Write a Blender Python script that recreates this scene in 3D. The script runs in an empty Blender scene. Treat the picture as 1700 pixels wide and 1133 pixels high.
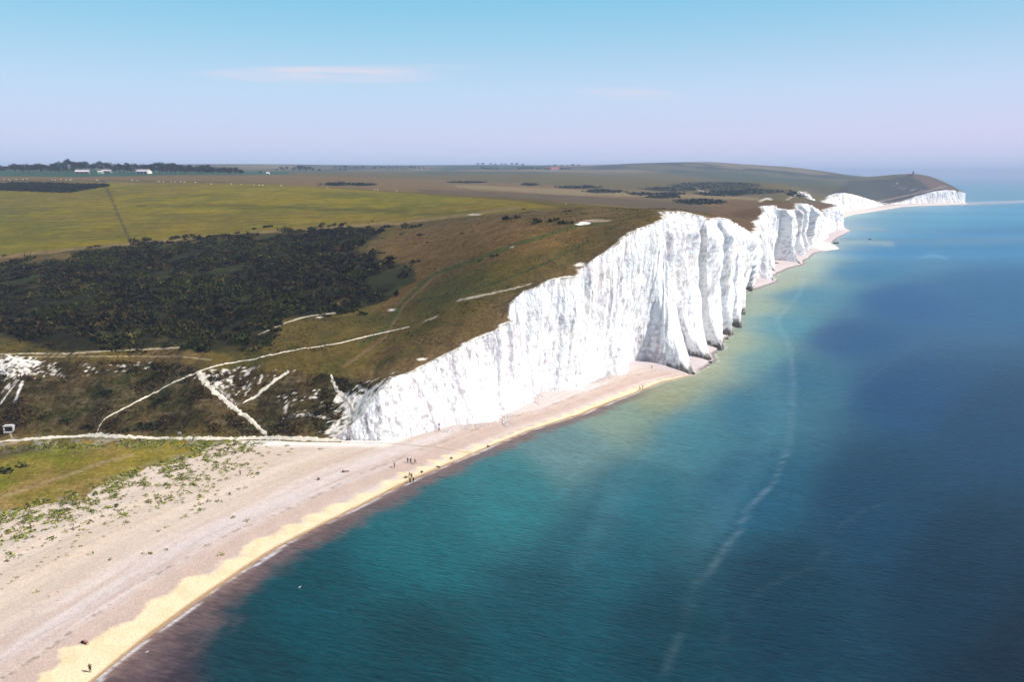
import bpy, math, random
import numpy as np
from mathutils import Vector
random.seed(7); rng = np.random.default_rng(11)
C = bpy.context.scene.collection
R = math.radians

# ------------------------------------------------------------------ camera
H = 90.0; F = 1300.0; PITCH = math.atan((566.5 - 290.0) / F)
CP, SP = math.cos(PITCH), math.sin(PITCH)
cam = bpy.data.cameras.new('camera'); camo = bpy.data.objects.new('camera', cam); C.objects.link(camo)
camo.location = (0, 0, H); camo.rotation_euler = (R(90) - PITCH, 0, 0)
cam.sensor_width = 36; cam.lens = 36 * F / 1700; cam.clip_start = 1; cam.clip_end = 60000
bpy.context.scene.camera = camo

# ------------------------------------------------------------------ sky and sun
SUN_DIR = Vector((1.0, -0.06, 1.0)).normalized()        # towards the sun
SUN_EL = math.asin(SUN_DIR.z); SUN_AZ = math.atan2(SUN_DIR.x, SUN_DIR.y)
w = bpy.data.worlds.new('World'); bpy.context.scene.world = w; w.use_nodes = True
nt = w.node_tree; nt.nodes.clear()
def N(nt, t, **kw):
    n = nt.nodes.new(t)
    for k, v in kw.items():
        if k.startswith('i_'): n.inputs[k[2:].replace('_', ' ')].default_value = v
        else: setattr(n, k, v)
    return n
def ramp(n, stops):
    e = n.color_ramp.elements
    while len(e) < len(stops): e.new(0.5)
    for q, (p, c) in zip(e, stops): q.position = p; q.color = (*c, 1) if len(c) == 3 else c
def MATH(nt, op, a, b=None, clamp=False):
    n = nt.nodes.new('ShaderNodeMath'); n.operation = op; n.use_clamp = clamp
    for i, v in enumerate((a, b)):
        if v is None: continue
        if isinstance(v, (int, float)): n.inputs[i].default_value = v
        else: nt.links.new(v, n.inputs[i])
    return n.outputs[0]
def MIX(nt, fac, a, b, mode='MIX'):
    n = nt.nodes.new('ShaderNodeMix'); n.data_type = 'RGBA'; n.blend_type = mode
    for i, v in ((0, fac), (6, a), (7, b)):
        if isinstance(v, (int, float)): n.inputs[i].default_value = v
        elif isinstance(v, tuple): n.inputs[i].default_value = (*v, 1)
        else: nt.links.new(v, n.inputs[i])
    return n.outputs[2]
L = nt.links.new
sky = N(nt, 'ShaderNodeTexSky', sky_type='NISHITA', sun_disc=False, sun_elevation=SUN_EL, sun_rotation=SUN_AZ,
        air_density=1.0, dust_density=1.2, ozone_density=2.0)
tc = N(nt, 'ShaderNodeTexCoord'); sep = N(nt, 'ShaderNodeSeparateXYZ'); L(tc.outputs['Generated'], sep.inputs[0])
rp = N(nt, 'ShaderNodeValToRGB')
# clear summer air near the horizon: lavender, then pale blue, then azure
ramp(rp, [(0.0, (5.2, 6.1, 7.9)), (0.04, (5.9, 6.3, 8.2)), (0.10, (4.7, 6.4, 8.2)), (0.16, (3.0, 5.7, 7.5)), (0.22, (1.7, 4.9, 7.1))])
L(MATH(nt, 'MAXIMUM', sep.outputs[2], 0.0), rp.inputs[0])
az = MATH(nt, 'DIVIDE', sep.outputs[0], sep.outputs[1]); el = MATH(nt, 'DIVIDE', sep.outputs[2], sep.outputs[1])
mixf = N(nt, 'ShaderNodeMapRange'); mixf.inputs['From Min'].default_value = 0.24; mixf.inputs['From Max'].default_value = 0.5
L(sep.outputs[2], mixf.inputs[0])
col = MIX(nt, mixf.outputs[0], rp.outputs[0], sky.outputs[0])
# pinker towards the sun side
pf = N(nt, 'ShaderNodeMapRange'); pf.inputs['From Min'].default_value = -0.2; pf.inputs['From Max'].default_value = 0.9
L(sep.outputs[0], pf.inputs[0])
col = MIX(nt, pf.outputs[0], col, MIX(nt, 1.0, col, (1.12, 0.98, 1.0), 'MULTIPLY'))
# two thin cirrus wisps
nz = N(nt, 'ShaderNodeTexNoise'); nz.inputs['Scale'].default_value = 6; nz.inputs['Detail'].default_value = 6
mp = N(nt, 'ShaderNodeMapping'); mp.inputs['Scale'].default_value = (1.6, 1.6, 22)
L(tc.outputs['Generated'], mp.inputs[0]); L(mp.outputs[0], nz.inputs[0])
def wisp(ax, ex, wa, we, tilt):
    a = MATH(nt, 'DIVIDE', MATH(nt, 'SUBTRACT', az, ax), wa)
    e0 = MATH(nt, 'SUBTRACT', MATH(nt, 'SUBTRACT', el, ex), MATH(nt, 'MULTIPLY', MATH(nt, 'SUBTRACT', az, ax), tilt))
    e = MATH(nt, 'DIVIDE', e0, we)
    r2 = MATH(nt, 'ADD', MATH(nt, 'MULTIPLY', a, a), MATH(nt, 'MULTIPLY', e, e))
    return MATH(nt, 'SUBTRACT', 1.0, r2, True)
nn = N(nt, 'ShaderNodeMapRange'); nn.inputs['From Min'].default_value = 0.25; nn.inputs['From Max'].default_value = 0.62
L(nz.outputs[0], nn.inputs[0])
wsum = MATH(nt, 'ADD', wisp(-0.235, 0.119, 0.175, 0.0115, -0.01), MATH(nt, 'MULTIPLY', wisp(0.145, 0.0965, 0.085, 0.009, -0.03), 0.7), True)
wsum = MATH(nt, 'ADD', wsum, MATH(nt, 'MULTIPLY', wisp(-0.17, 0.126, 0.16, 0.006, 0.02), 0.5), True)
front = MATH(nt, 'GREATER_THAN', sep.outputs[1], 0.0)
cf = MATH(nt, 'MULTIPLY', MATH(nt, 'MULTIPLY', MATH(nt, 'MULTIPLY', wsum, nn.outputs[0]), front), 0.75)
col = MIX(nt, cf, col, (7.3, 6.7, 7.5))
bg = N(nt, 'ShaderNodeBackground'); bg.inputs[1].default_value = 0.09; L(col, bg.inputs[0])
wo = N(nt, 'ShaderNodeOutputWorld'); L(bg.outputs[0], wo.inputs[0])

sl = bpy.data.lights.new('sun', 'SUN'); sl.energy = 5.0; sl.angle = R(0.5); sl.color = (1.0, 0.95, 0.88)
so = bpy.data.objects.new('sun', sl); C.objects.link(so)
so.rotation_euler = (-SUN_DIR).to_track_quat('-Z', 'Y').to_euler(); so.location = (0, 0, 400)
vs = bpy.context.scene.view_settings
bpy.context.scene.display_settings.display_device = 'sRGB'
vs.view_transform = 'Standard'; vs.look = 'None'; vs.gamma = 1; vs.exposure = 0.35; vs.use_curve_mapping = False
cy = bpy.context.scene.cycles; cy.max_bounces = 6; cy.volume_bounces = 0; cy.transparent_max_bounces = 6

# ------------------------------------------------------------------ projection helpers (photograph pixels, 1700 x 1133)
def un(px, py, h=0.0):
    px = np.asarray(px, float); py = np.asarray(py, float)
    v = py - 566.5; t = (H - h) / (F * SP + v * CP)
    return (px - 850) * t, (F * CP - v * SP) * t
def at_y(px, py, Y):                                          # the point on a pixel's ray at a given distance Y
    v = py - 566.5; t = Y / (F * CP - v * SP)
    return (px - 850) * t, H - t * (F * SP + v * CP)
def proj(X, Y, Z):
    d = Y * CP - (Z - H) * SP; d = np.where(d < 1, 1, d)
    return 850 + F * X / d, 566.5 - F * (Y * SP + (Z - H) * CP) / d

def hsh(ix, iy, s=0):
    n = (ix.astype(np.int64) * 374761393 + iy.astype(np.int64) * 668265263 + s * 974711) & 0xffffffff
    n = ((n ^ (n >> 13)) * 1274126177) & 0xffffffff
    return ((n ^ (n >> 16)) & 0xffff) / 65535.0
def vn(x, y, s=0):
    x, y = np.broadcast_arrays(np.asarray(x, float), np.asarray(y, float))
    ix = np.floor(x); iy = np.floor(y); fx = x - ix; fy = y - iy
    fx = fx * fx * (3 - 2 * fx); fy = fy * fy * (3 - 2 * fy)
    a = hsh(ix, iy, s); b = hsh(ix + 1, iy, s); c = hsh(ix, iy + 1, s); d = hsh(ix + 1, iy + 1, s)
    return (a + (b - a) * fx) * (1 - fy) + (c + (d - c) * fx) * fy
def fbm(x, y, o=4, s=0):                                      # 0..1, mean .5
    t = 0; a = 0.5; n = 0
    for i in range(o):
        t = t + a * vn(x * 2 ** i + 17.3 * i, y * 2 ** i - 9.1 * i, s + i); n += a; a *= 0.5
    return t / n
def sstep(a, b, x):
    t = np.clip((x - a) / (b - a), 0, 1); return t * t * (3 - 2 * t)
def poly_sd(px, py, poly, ys=1.0):                            # signed distance in pixels (+ inside)
    P = np.asarray(poly, float); x = px; y = py * ys; P = P * (1, ys)
    d = np.full(np.shape(x), 1e9); ins = np.zeros(np.shape(x), bool)
    for i in range(len(P)):
        a = P[i]; b = P[(i + 1) % len(P)]; e = b - a
        t = np.clip(((x - a[0]) * e[0] + (y - a[1]) * e[1]) / (e @ e + 1e-9), 0, 1)
        d = np.minimum(d, np.hypot(x - a[0] - t * e[0], y - a[1] - t * e[1]))
        c = (a[1] > y) != (b[1] > y)
        ins ^= c & (x < (b[0] - a[0]) * (y - a[1]) / (b[1] - a[1] + 1e-12) + a[0])
    return np.where(ins, d, -d)
def line_d(px, py, pts, ys=1.0):
    P = np.asarray(pts, float) * (1, ys); y = py * ys; d = np.full(np.shape(px), 1e9)
    for a, b in zip(P[:-1], P[1:]):
        e = b - a; t = np.clip(((px - a[0]) * e[0] + (y - a[1]) * e[1]) / (e @ e + 1e-9), 0, 1)
        d = np.minimum(d, np.hypot(px - a[0] - t * e[0], y - a[1] - t * e[1]))
    return d

# ------------------------------------------------------------------ object helpers
def tag(o, label=None, cat=None, group=None, kind=None):
    if label: o['label'] = label
    if cat: o['category'] = cat
    if group: o['group'] = group
    if kind: o['kind'] = kind
    return o
def empty(name, loc=(0, 0, 0), rz=0.0):
    o = bpy.data.objects.new(name, None); C.objects.link(o); o.location = loc; o.rotation_euler = (0, 0, rz)
    o.empty_display_size = 0.2
    return o
def mesh(name, V, Fc, mat=None, parent=None, smooth=False, cols=None):
    """V (n,3) array, Fc list/array of equal-sized faces."""
    V = np.asarray(V, np.float32); Fc = np.asarray(Fc, np.int32)
    me = bpy.data.meshes.new(name); k = Fc.shape[1]
    me.vertices.add(len(V)); me.vertices.foreach_set('co', V.ravel())
    me.loops.add(Fc.size); me.loops.foreach_set('vertex_index', Fc.ravel())
    me.polygons.add(len(Fc)); me.polygons.foreach_set('loop_start', np.arange(0, Fc.size, k, dtype=np.int32))
    if smooth: me.polygons.foreach_set('use_smooth', np.ones(len(Fc), bool))
    if cols is not None:
        for nm, c in cols.items():
            c = np.asarray(c, np.float32)
            if c.ndim == 1:
                a = me.attributes.new(nm, 'FLOAT', 'POINT'); a.data.foreach_set('value', c)
            else:
                a = me.attributes.new(nm, 'FLOAT_COLOR', 'POINT')
                a.data.foreach_set('color', np.concatenate([c, np.ones((len(c), 1), np.float32)], 1).ravel())
    me.update(calc_edges=True)
    if mat: me.materials.append(mat)
    o = bpy.data.objects.new(name, me); C.objects.link(o)
    if parent: o.parent = parent
    return o
def grid_faces(nr, nc):
    i = np.arange(nr - 1)[:, None] * nc + np.arange(nc - 1)[None]
    return np.stack([i, i + 1, i + nc + 1, i + nc], -1).reshape(-1, 4)

def new_mat(name, rough=0.9, spec=0.2):
    m = bpy.data.materials.new(name); m.use_nodes = True
    b = m.node_tree.nodes['Principled BSDF']; b.inputs['Roughness'].default_value = rough
    b.inputs['Specular IOR Level'].default_value = spec
    return m, m.node_tree, b
def noise_node(nt, scale, detail=4, rough=0.6, stretch=None, rot=0.0, dist=0.0):
    n = nt.nodes.new('ShaderNodeTexNoise'); n.inputs['Scale'].default_value = scale; n.inputs['Detail'].default_value = detail
    n.inputs['Roughness'].default_value = rough; n.inputs['Distortion'].default_value = dist
    g = nt.nodes.new('ShaderNodeTexCoord'); m = nt.nodes.new('ShaderNodeMapping')
    m.inputs['Scale'].default_value = stretch or (1, 1, 1); m.inputs['Rotation'].default_value = (0, 0, rot)
    # rotate first, then stretch
    m2 = nt.nodes.new('ShaderNodeMapping'); m2.inputs['Rotation'].default_value = (0, 0, rot); m.inputs['Rotation'].default_value = (0, 0, 0)
    nt.links.new(g.outputs['Object'], m2.inputs[0]); nt.links.new(m2.outputs[0], m.inputs[0]); nt.links.new(m.outputs[0], n.inputs[0])
    return n.outputs[0]
def rng_node(nt, x, a, b, c=0.0, d=1.0):
    n = nt.nodes.new('ShaderNodeMapRange'); nt.links.new(x, n.inputs[0])
    for i, v in enumerate((a, b, c, d)): n.inputs[i + 1].default_value = v
    return n.outputs[0]
def simple(name, c, rough=0.8, var=0.25, scale=3.0, spec=0.2):
    m, t, b = new_mat(name, rough, spec)
    f = rng_node(t, noise_node(t, scale), 0.3, 0.7)
    k = tuple(x * (1 - var) for x in c); q = tuple(min(1, x * (1 + var)) for x in c)
    t.links.new(MIX(t, f, k, q), b.inputs['Base Color'])
    return m

# ------------------------------------------------------------------ the coast in plan
# top edge of the cliffs: pixel in the photograph and distance
TOPPX = [(556, 730, 246.0), (600, 692, 250.5), (627, 655, 254.5), (651, 627, 259), (677, 620, 265), (700, 609, 271), (758, 580, 280), (802, 560, 287), (828, 548, 291), (852, 535, 296),
         (846, 522, 299), (848, 508, 301), (858, 494, 303), (872, 485, 306), (899, 471, 311), (930, 463, 316), (956, 458, 321), (968, 445, 326), (986, 428, 331), (1006, 421, 337),
         (1026, 401, 343), (1040, 390, 347), (1053, 384, 352), (1070, 378, 357), (1087, 372, 361), (1107, 364, 367), (1101, 357, 374), (1095, 351, 384), (1117, 351, 388),
         (1139, 352, 393), (1165, 359, 403), (1175, 364, 412), (1190, 362, 428), (1209, 362, 450), (1213, 367, 465), (1226, 374, 505), (1237, 381, 555), (1250, 389, 620),
         (1257, 381, 645), (1254, 373, 665), (1260, 361, 682), (1271, 349, 702), (1263, 342, 735), (1277, 341, 752), (1290, 341, 768), (1292, 345, 788), (1303, 347, 805), (1313, 349, 826),
         (1317, 353, 843), (1319, 348, 858), (1324, 344, 874), (1321, 339, 905), (1337, 338, 935), (1348, 342, 965), (1357, 347, 1000), (1361, 356, 1095),
         (1372, 348, 1180), (1384, 344, 1230), (1395, 342, 1285), (1340, 330, 1350), (1327, 318, 1420), (1340, 321, 1490), (1348, 329, 1550), (1357, 337, 1620),
         (1372, 333, 1690), (1377, 326, 1740), (1386, 321, 1800), (1400, 320.5, 1870), (1412, 322, 1930), (1440, 330, 2110), (1463, 337, 2270), (1478, 338.5, 2320), (1492, 336, 2352),
         (1510, 330, 2380), (1530, 323, 2405), (1550, 318, 2430), (1570, 315.5, 2460), (1590, 316.5, 2500)]
T = np.array([(Y, *at_y(x, y, Y)) for x, y, Y in TOPPX])
def Xt0(Y): return np.interp(Y, T[:, 0], T[:, 1])
def ht0(Y): return np.interp(Y, T[:, 0], T[:, 2])
def Xt(Y):                                                    # with ragged bites
    Y = np.asarray(Y, float); a = sstep(246, 275, Y) * (1 - sstep(2300, 2500, Y))
    s = np.clip(Y / 330, 0.8, 4)
    return Xt0(Y) - a * s * ((fbm(Y / 7, 3.1, 3, 5) - 0.5) * 3.2 + np.maximum(0, fbm(Y / 2.6, 8.1, 2, 9) - 0.55) * 4.0)
def ht(Y): return ht0(Y) + (fbm(np.asarray(Y, float) / 9, 1.7, 3, 21) - 0.5) * 1.4 * sstep(250, 275, Y)

# foot of the cliffs: X, Y, paired top-edge distance, flare exponent (big = fin, 1 = plain slope)
BASE = [(-59, 244.5, 246, 1.0), (-50, 245.5, 252, 1.0), (-44, 246, 256, 1.0), (-37, 248, 262, 1.1), (-27, 257, 272, 1.2), (-18, 265, 281, 1.3), (-11, 268, 287, 1.6), (-4, 269, 293, 2.2), (-4, 276, 298, 1.6),
        (2, 284, 304, 1.5), (8, 292, 311, 2.2), (7, 299, 317, 1.6), (12, 305, 323, 1.6), (22, 309, 331, 1.5), (29, 311, 338, 2.0), (30, 318, 342, 1.6),
        (34, 324, 346, 1.8), (40, 331, 351, 1.7), (51, 337, 358, 2.4), (51, 350, 364, 1.6), (57, 358, 369, 1.4), (64, 361, 374, 1.4),
        (73, 353, 380, 2.4), (82, 346, 386, 3.4), (84, 350, 389, 3.0), (84, 364, 396, 1.8), (87, 379, 401, 1.4), (97, 373, 407, 3.0), (98, 377, 410, 2.6), (96, 393, 419, 1.7), (95, 412, 425, 1.3),
        (110, 400, 430, 3.2), (111, 404, 433, 2.8), (109, 422, 437, 1.8), (112, 442, 442, 1.3), (124, 436, 454, 3.2), (125, 440, 457, 2.6), (122, 454, 461, 1.8), (125, 468, 468, 1.3), (136, 461, 480, 3.2), (137, 465, 483, 2.6), (134, 484, 491, 1.8),
        (139, 512, 504, 1.4), (151, 506, 515, 2.8), (148, 530, 527, 1.8), (150, 560, 541, 1.4), (161, 553, 558, 2.8), (166, 586, 573, 1.8), (173, 618, 602, 1.3), (188, 611, 614, 3.2), (189, 616, 617, 2.6), (187, 640, 630, 1.8), (190, 662, 648, 1.5),
        (205, 664, 662, 1.4), (222, 669, 674, 1.8), (224, 690, 690, 1.6), (228, 715, 706, 1.5), (235, 742, 722, 1.4), (246, 728, 729, 3.0), (248, 750, 744, 1.8), (256, 780, 762, 1.6), (266, 808, 780, 1.4), (292, 792, 792, 3.0), (290, 800, 795, 2.6), (289, 835, 812, 1.8), (298, 880, 832, 1.4),
        (319, 855, 852, 3.0), (318, 865, 855, 2.6), (318, 895, 872, 1.8), (322, 927, 886, 1.4), (341, 903, 898, 3.0), (340, 925, 920, 1.8), (348, 972, 940, 1.4), (365, 955, 962, 3.0), (366, 985, 985, 2.0),
        (384, 1010, 1010, 2.0), (408, 1040, 1045, 2.0), (446, 1110, 1110, 2), (466, 1165, 1160, 1.6), (505, 1235, 1230, 1.6), (545, 1292, 1290, 2.5), (542, 1345, 1340, 2), (555, 1420, 1420, 1.8), (590, 1500, 1500, 1.6),
        (640, 1620, 1620, 1.6), (692, 1720, 1720, 1.6), (742, 1810, 1800, 1.8), (835, 1932, 1930, 1.8), (966, 2120, 2110, 1.6), (1078, 2290, 2270, 1.3), (1118, 2330, 2320, 1.3), (1180, 2372, 2370, 1.3),
        (1290, 2432, 2430, 1.5), (1425, 2502, 2500, 1.8)]
B = np.array(BASE, float)
_y = B[:, 1]; _s = np.convolve(np.pad(_y, 2, 'edge'), [.15, .2, .3, .2, .15], 'valid'); _s = np.where(_y < 700, _s, _y)
_t = _s + np.interp(_y, [244, 250, 262, 300, 340, 400, 600, 700], [1.5, 6, 12, 14, 11, 8, 4, 0])
for _i in range(1, len(_t)): _t[_i] = max(_t[_i], _t[_i - 1] + 1.5)
B[:, 2] = np.minimum(_t, 2500); B[0, 2] = 246
# waterline X(Y)
WL = [(-20, -150), (60, -95)] + [(un(x, y)[1].item(), un(x, y)[0].item()) for x, y in
      [(155, 1133), (250, 1055), (370, 970), (470, 905), (560, 860), (650, 815), (690, 795), (760, 765), (880, 715), (960, 690), (1050, 655), (1100, 635), (1148, 624)]]
WL += [(362, 92), (376, 101), (390, 103), (403, 112), (420, 115), (438, 126), (452, 127), (466, 138), (500, 144), (540, 158), (575, 169), (615, 189), (628, 200), (655, 220), (676, 231), (700, 233), (730, 250), (760, 268), (795, 297), (830, 309), (858, 326), (904, 348), (940, 372), (965, 398), (990, 412),
       (1030, 418), (1110, 456), (1190, 500), (1292, 556), (1420, 585), (1620, 668), (1810, 775), (1930, 868), (2110, 1000), (2260, 1110), (2330, 1190), (2372, 1260), (2432, 1345), (2500, 1437), (2560, 1445), (2700, 1400), (4000, 1900), (9000, 3000), (30000, 9000)]
WL = np.array(WL)
def Xw(Y):
    Y = np.asarray(Y, float)
    return np.interp(Y, WL[:, 0], WL[:, 1]) + (fbm(Y / 11, 2.2, 3, 31) - 0.5) * 1.8 * np.clip(Y / 300, 0.6, 6)
def beach_z(X, Y):
    d = Xw(Y) - X
    z = np.where(d > 0, 4.6 * (1 - np.exp(-np.maximum(d, 0) / np.clip(22 - (Y - 200) / 22, 8, 22))), d * 0.10)
    cusp = (np.sin((Y + 0.4 * X) * 0.62 + 3 * fbm(Y / 30, 0.3, 2, 4)) * 0.12) * np.exp(-((d - 9) / 5) ** 2)
    berm = (fbm(d / 7, Y / 90, 2, 66) - 0.5) * 0.7 * sstep(4, 14, d)
    return np.maximum(z + cusp + berm, -2.5)

# ------------------------------------------------------------------ land height
def cp(x, y, Y): X, h = at_y(x, y, Y); return (X, Y, h)
def ch(x, y, h): X, Y = un(x, y, h); return (float(X), float(Y), h)
CT = [ch(x, 730, 5.0) for x in (-260, -120, 0, 130, 260, 380, 470, 545)]
CT += [ch(-200, 780, 4), ch(0, 800, 4), ch(200, 770, 4.2), ch(330, 750, 4.4), ch(-300, 900, 4), ch(0, 900, 3.8)]
CT += [ch(-200, 597, 25), ch(0, 595, 25), ch(150, 597, 24.5), ch(300, 601, 23.5), ch(350, 612, 22), ch(430, 606, 23), ch(500, 606, 23), ch(560, 612, 22), ch(620, 612, 21.5)]
CT += [ch(-150, 660, 14.5), ch(0, 660, 14.5), ch(150, 662, 14), ch(300, 662, 14), ch(430, 665, 13.5), ch(540, 665, 14)]
CT += [ch(0, 580, 25.8), ch(200, 582, 25.5), ch(420, 590, 24.5), ch(600, 565, 27), ch(700, 560, 29.5), ch(500, 560, 27), ch(640, 515, 33), ch(780, 500, 41), ch(750, 450, 48), ch(860, 420, 57), ch(640, 430, 45), ch(500, 480, 36),
       ch(700, 372, 57), ch(970, 372, 67), ch(900, 340, 70.5), ch(1010, 352, 70.5), ch(1060, 350, 71.5), ch(850, 385, 63), ch(500, 420, 44), ch(450, 395, 49),
       ch(300, 545, 26.5), ch(300, 500, 31), ch(300, 450, 38), ch(300, 402, 46), ch(100, 425, 41), ch(0, 430, 39), ch(0, 500, 30), ch(0, 550, 26), ch(-200, 430, 37), ch(-200, 500, 29)]
CT += [cp(x, y, Y) for x, y, Y in [
    (0, 400, 560), (0, 365, 660), (0, 340, 770), (0, 320, 880), (0, 308, 970), (0, 300, 1080), (0, 293, 1250), (0, 285, 1700),
    (200, 385, 575), (200, 345, 720), (200, 322, 840), (200, 303, 1030), (200, 294, 1220), (200, 287.5, 1420),
    (400, 372, 590), (400, 345, 690), (400, 322, 800), (400, 308, 960), (400, 300, 1100), (400, 293, 1350), (400, 289, 1700),
    (600, 352, 640), (600, 330, 720), (600, 316.5, 850), (600, 311, 1000), (600, 300, 1250), (600, 293, 1600), (600, 286, 2300),
    (760, 344, 620), (760, 330, 700), (760, 323, 820), (760, 318, 950), (760, 308, 1250), (760, 298, 1650), (760, 288, 2300),
    (900, 334, 600), (900, 332, 660), (900, 326, 950), (900, 315, 1200), (900, 302, 1600), (900, 288, 2300),
    (1000, 344, 520), (1000, 346, 600), (1000, 334, 850), (1000, 322, 1150), (1000, 308, 1500), (1000, 292, 2200),
    (1100, 356, 600), (1100, 340, 850), (1100, 327, 1150), (1100, 315, 1450), (1100, 295, 2200),
    (1170, 368, 620), (1170, 345, 800), (1170, 333, 1000), (1170, 322, 1300), (1170, 300, 2100),
    (1225, 352, 800), (1245, 336, 950), (1245, 326, 1300), (1245, 305, 2000), (1300, 334, 1020), (1300, 326, 1300), (1300, 309, 1900),
    (1330, 314, 1700), (1360, 325, 1900), (1400, 312, 2050), (1350, 303, 2300), (1430, 318, 2300), (1450, 325, 2330), (1465, 330, 2350), (1480, 329, 2390), (1515, 292, 2600), (1500, 305, 2500), (1470, 300, 2560), (1440, 299, 2600), (1490, 294, 2610), (1545, 297, 2580), (1560, 303, 2560), (1580, 309, 2560), (1588, 313, 2560),
    (-200, 284, 1800), (200, 284, 2000), (-300, 278, 4000), (0, 277, 4500), (200, 274, 4500), (400, 272.5, 4500), (500, 273.5, 4500), (600, 275.5, 4500), (720, 276, 4500), (800, 274, 4600), (950, 275.5, 4600), (1060, 271, 4500),
    (1120, 269.5, 4400), (1190, 269.5, 4200), (1240, 274, 4100), (1300, 276.5, 4000), (1340, 281, 3900), (1380, 286.5, 3800), (1410, 291.5, 3700), (1435, 296, 3650), (1470, 304, 3600), (1500, 312, 3600),
    (600, 281, 3200), (800, 282, 3200), (1000, 284, 3100), (1150, 284, 3000), (1280, 290, 2900), (1380, 296, 2900),
    (-300, 280, 8500), (300, 277, 8500), (900, 278, 8500), (1300, 286, 8500)]]
for Y in list(np.arange(248, 300, 8)) + list(np.arange(300, 480, 12)) + list(np.arange(490, 1000, 30)) + list(np.arange(1050, 2500, 70)) + [2500]:
    CT.append((float(Xt0(Y)), float(Y), float(ht0(Y))))
CT = np.array(CT)
def tw(X, Y): return np.stack([2.2 * X / Y, np.log(Y)], -1)
P = tw(CT[:, 0], CT[:, 1]); n = len(P)
def U(r2): return 0.5 * r2 * np.log(r2 + 1e-12)
D2 = ((P[:, None] - P[None]) ** 2).sum(-1)
A = np.zeros((n + 3, n + 3)); A[:n, :n] = U(D2) + np.eye(n) * 2e-4
A[:n, n] = 1; A[:n, n + 1:] = P; A[n, :n] = 1; A[n + 1:, :n] = P.T
sol = np.linalg.solve(A, np.r_[CT[:, 2], 0, 0, 0])
def tps(X, Y):
    Q = tw(X, Y); sh = X.shape; Q = Q.reshape(-1, 2); out = np.empty(len(Q))
    for i in range(0, len(Q), 20000):
        q = Q[i:i + 20000]; d2 = ((q[:, None] - P[None]) ** 2).sum(-1)
        out[i:i + 20000] = U(d2) @ sol[:n] + sol[n] + q @ sol[n + 1:]
    return out.reshape(sh)
# the smooth surface is tabulated once and read back by bilinear interpolation
KA = np.linspace(-1.25, 0.75, 420); LB = np.linspace(math.log(80), math.log(13000), 620)
gk, gl = np.meshgrid(KA, LB); GT = tps(gk * np.exp(gl), np.exp(gl))
def table(X, Y):
    a = np.clip((X / Y - KA[0]) / (KA[1] - KA[0]), 0, len(KA) - 1.001); b = np.clip((np.log(Y) - LB[0]) / (LB[1] - LB[0]), 0, len(LB) - 1.001)
    i = a.astype(int); j = b.astype(int); fa = a - i; fb = b - j
    return (GT[j, i] * (1 - fa) + GT[j, i + 1] * fa) * (1 - fb) + (GT[j + 1, i] * (1 - fa) + GT[j + 1, i + 1] * fa) * fb
def edge_x(Y):
    Y = np.asarray(Y, float)
    far = np.interp(Y, [2500, 2560, 2640, 2900, 3600, 5000, 9000, 13000], [1423, 1425, 1400, 1400, 1780, 2300, 3300, 4500])
    near = np.interp(Y, [90, 245, 246], [-30, -56, -59])
    return np.where(Y < 246, near, np.where(Y > 2500, far, Xt(Y)))
FLAT = [(-900, 728), (0, 732), (200, 728), (385, 731), (400, 737), (350, 750), (290, 775), (200, 805), (110, 835), (0, 868), (-300, 960), (-900, 1150)]
def land_h(X, Y, raw=False):
    X = np.asarray(X, float); Y = np.asarray(Y, float)
    h = table(X, Y)
    sc = np.clip(Y / 400, 0.6, 4)
    inl = sstep(248, 262, Y)
    h = h + (fbm(X / (30 * 1), Y / 30, 3, 41) - 0.5) * 1.6 * inl * sc ** 0.3
    steep = sstep(247, 254, Y) * (1 - sstep(282, 296, Y))
    h = h + steep * ((fbm(X / 6, Y / 9, 4, 43) - 0.5) * 2.4 + (fbm(X / 1.6, Y / 2.2, 3, 44) - 0.5) * 0.7)
    if not raw:
        e = edge_x(Y); d = np.maximum(0, e - X)
        te = np.where(Y < 246, 4.6, np.where(Y > 2500, h, ht(Y)))
        he = table(e, Y)
        on = ((Y >= 246) & (Y <= 2500)).astype(float)
        h = h + on * (te - he - (h - table(X, Y)) * 1.0) * np.exp(-d / (4.5 * sc))
        # low ground: a thin turf over the shingle, ragged at its edge
        bz = beach_z(X, Y)
        px, py = proj(X, Y, np.full(X.shape, 4.0))
        sd = poly_sd(px, py, FLAT) + (fbm(X / 3, Y / 3, 3, 51) - 0.5) * 26 + (fbm(X / 13, Y / 13, 2, 52) - 0.5) * 30
        turf = bz + np.clip(sd * 0.02, -0.6, 0.35)
        low = 1 - sstep(241, 249, Y)
        h = h * (1 - low) + turf * low
    return h
def ground(px, py, it=60):
    """where a pixel's ray first meets the land"""
    v = py - 566.5; dx, dy, dz = (px - 850), F * CP - v * SP, -(F * SP + v * CP)
    t = np.geomspace(95, 9000, 2600) / dy
    X = dx * t; Y = dy * t; Z = H + dz * t; g = land_h(X, Y)
    g = np.where(X > edge_x(Y), beach_z(X, Y), g); g = np.maximum(g, np.where(Y < 246, beach_z(X, Y), -9))
    i = np.argmax(Z < g)
    if Z[i] >= g[i]: i = len(t) - 1
    if i > 0:
        a = (Z[i - 1] - g[i - 1]) / max(1e-9, (Z[i - 1] - g[i - 1]) - (Z[i] - g[i]))
        X = X[i - 1] + a * (X[i] - X[i - 1]); Y = Y[i - 1] + a * (Y[i] - Y[i - 1])
    else: X, Y = X[i], Y[i]
    z = max(float(land_h(np.array(X), np.array(Y))) if X <= edge_x(Y) else -9, float(beach_z(np.array(X), np.array(Y))) if (Y < 246 or X > edge_x(Y)) else -9)
    return float(X), float(Y), z
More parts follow.
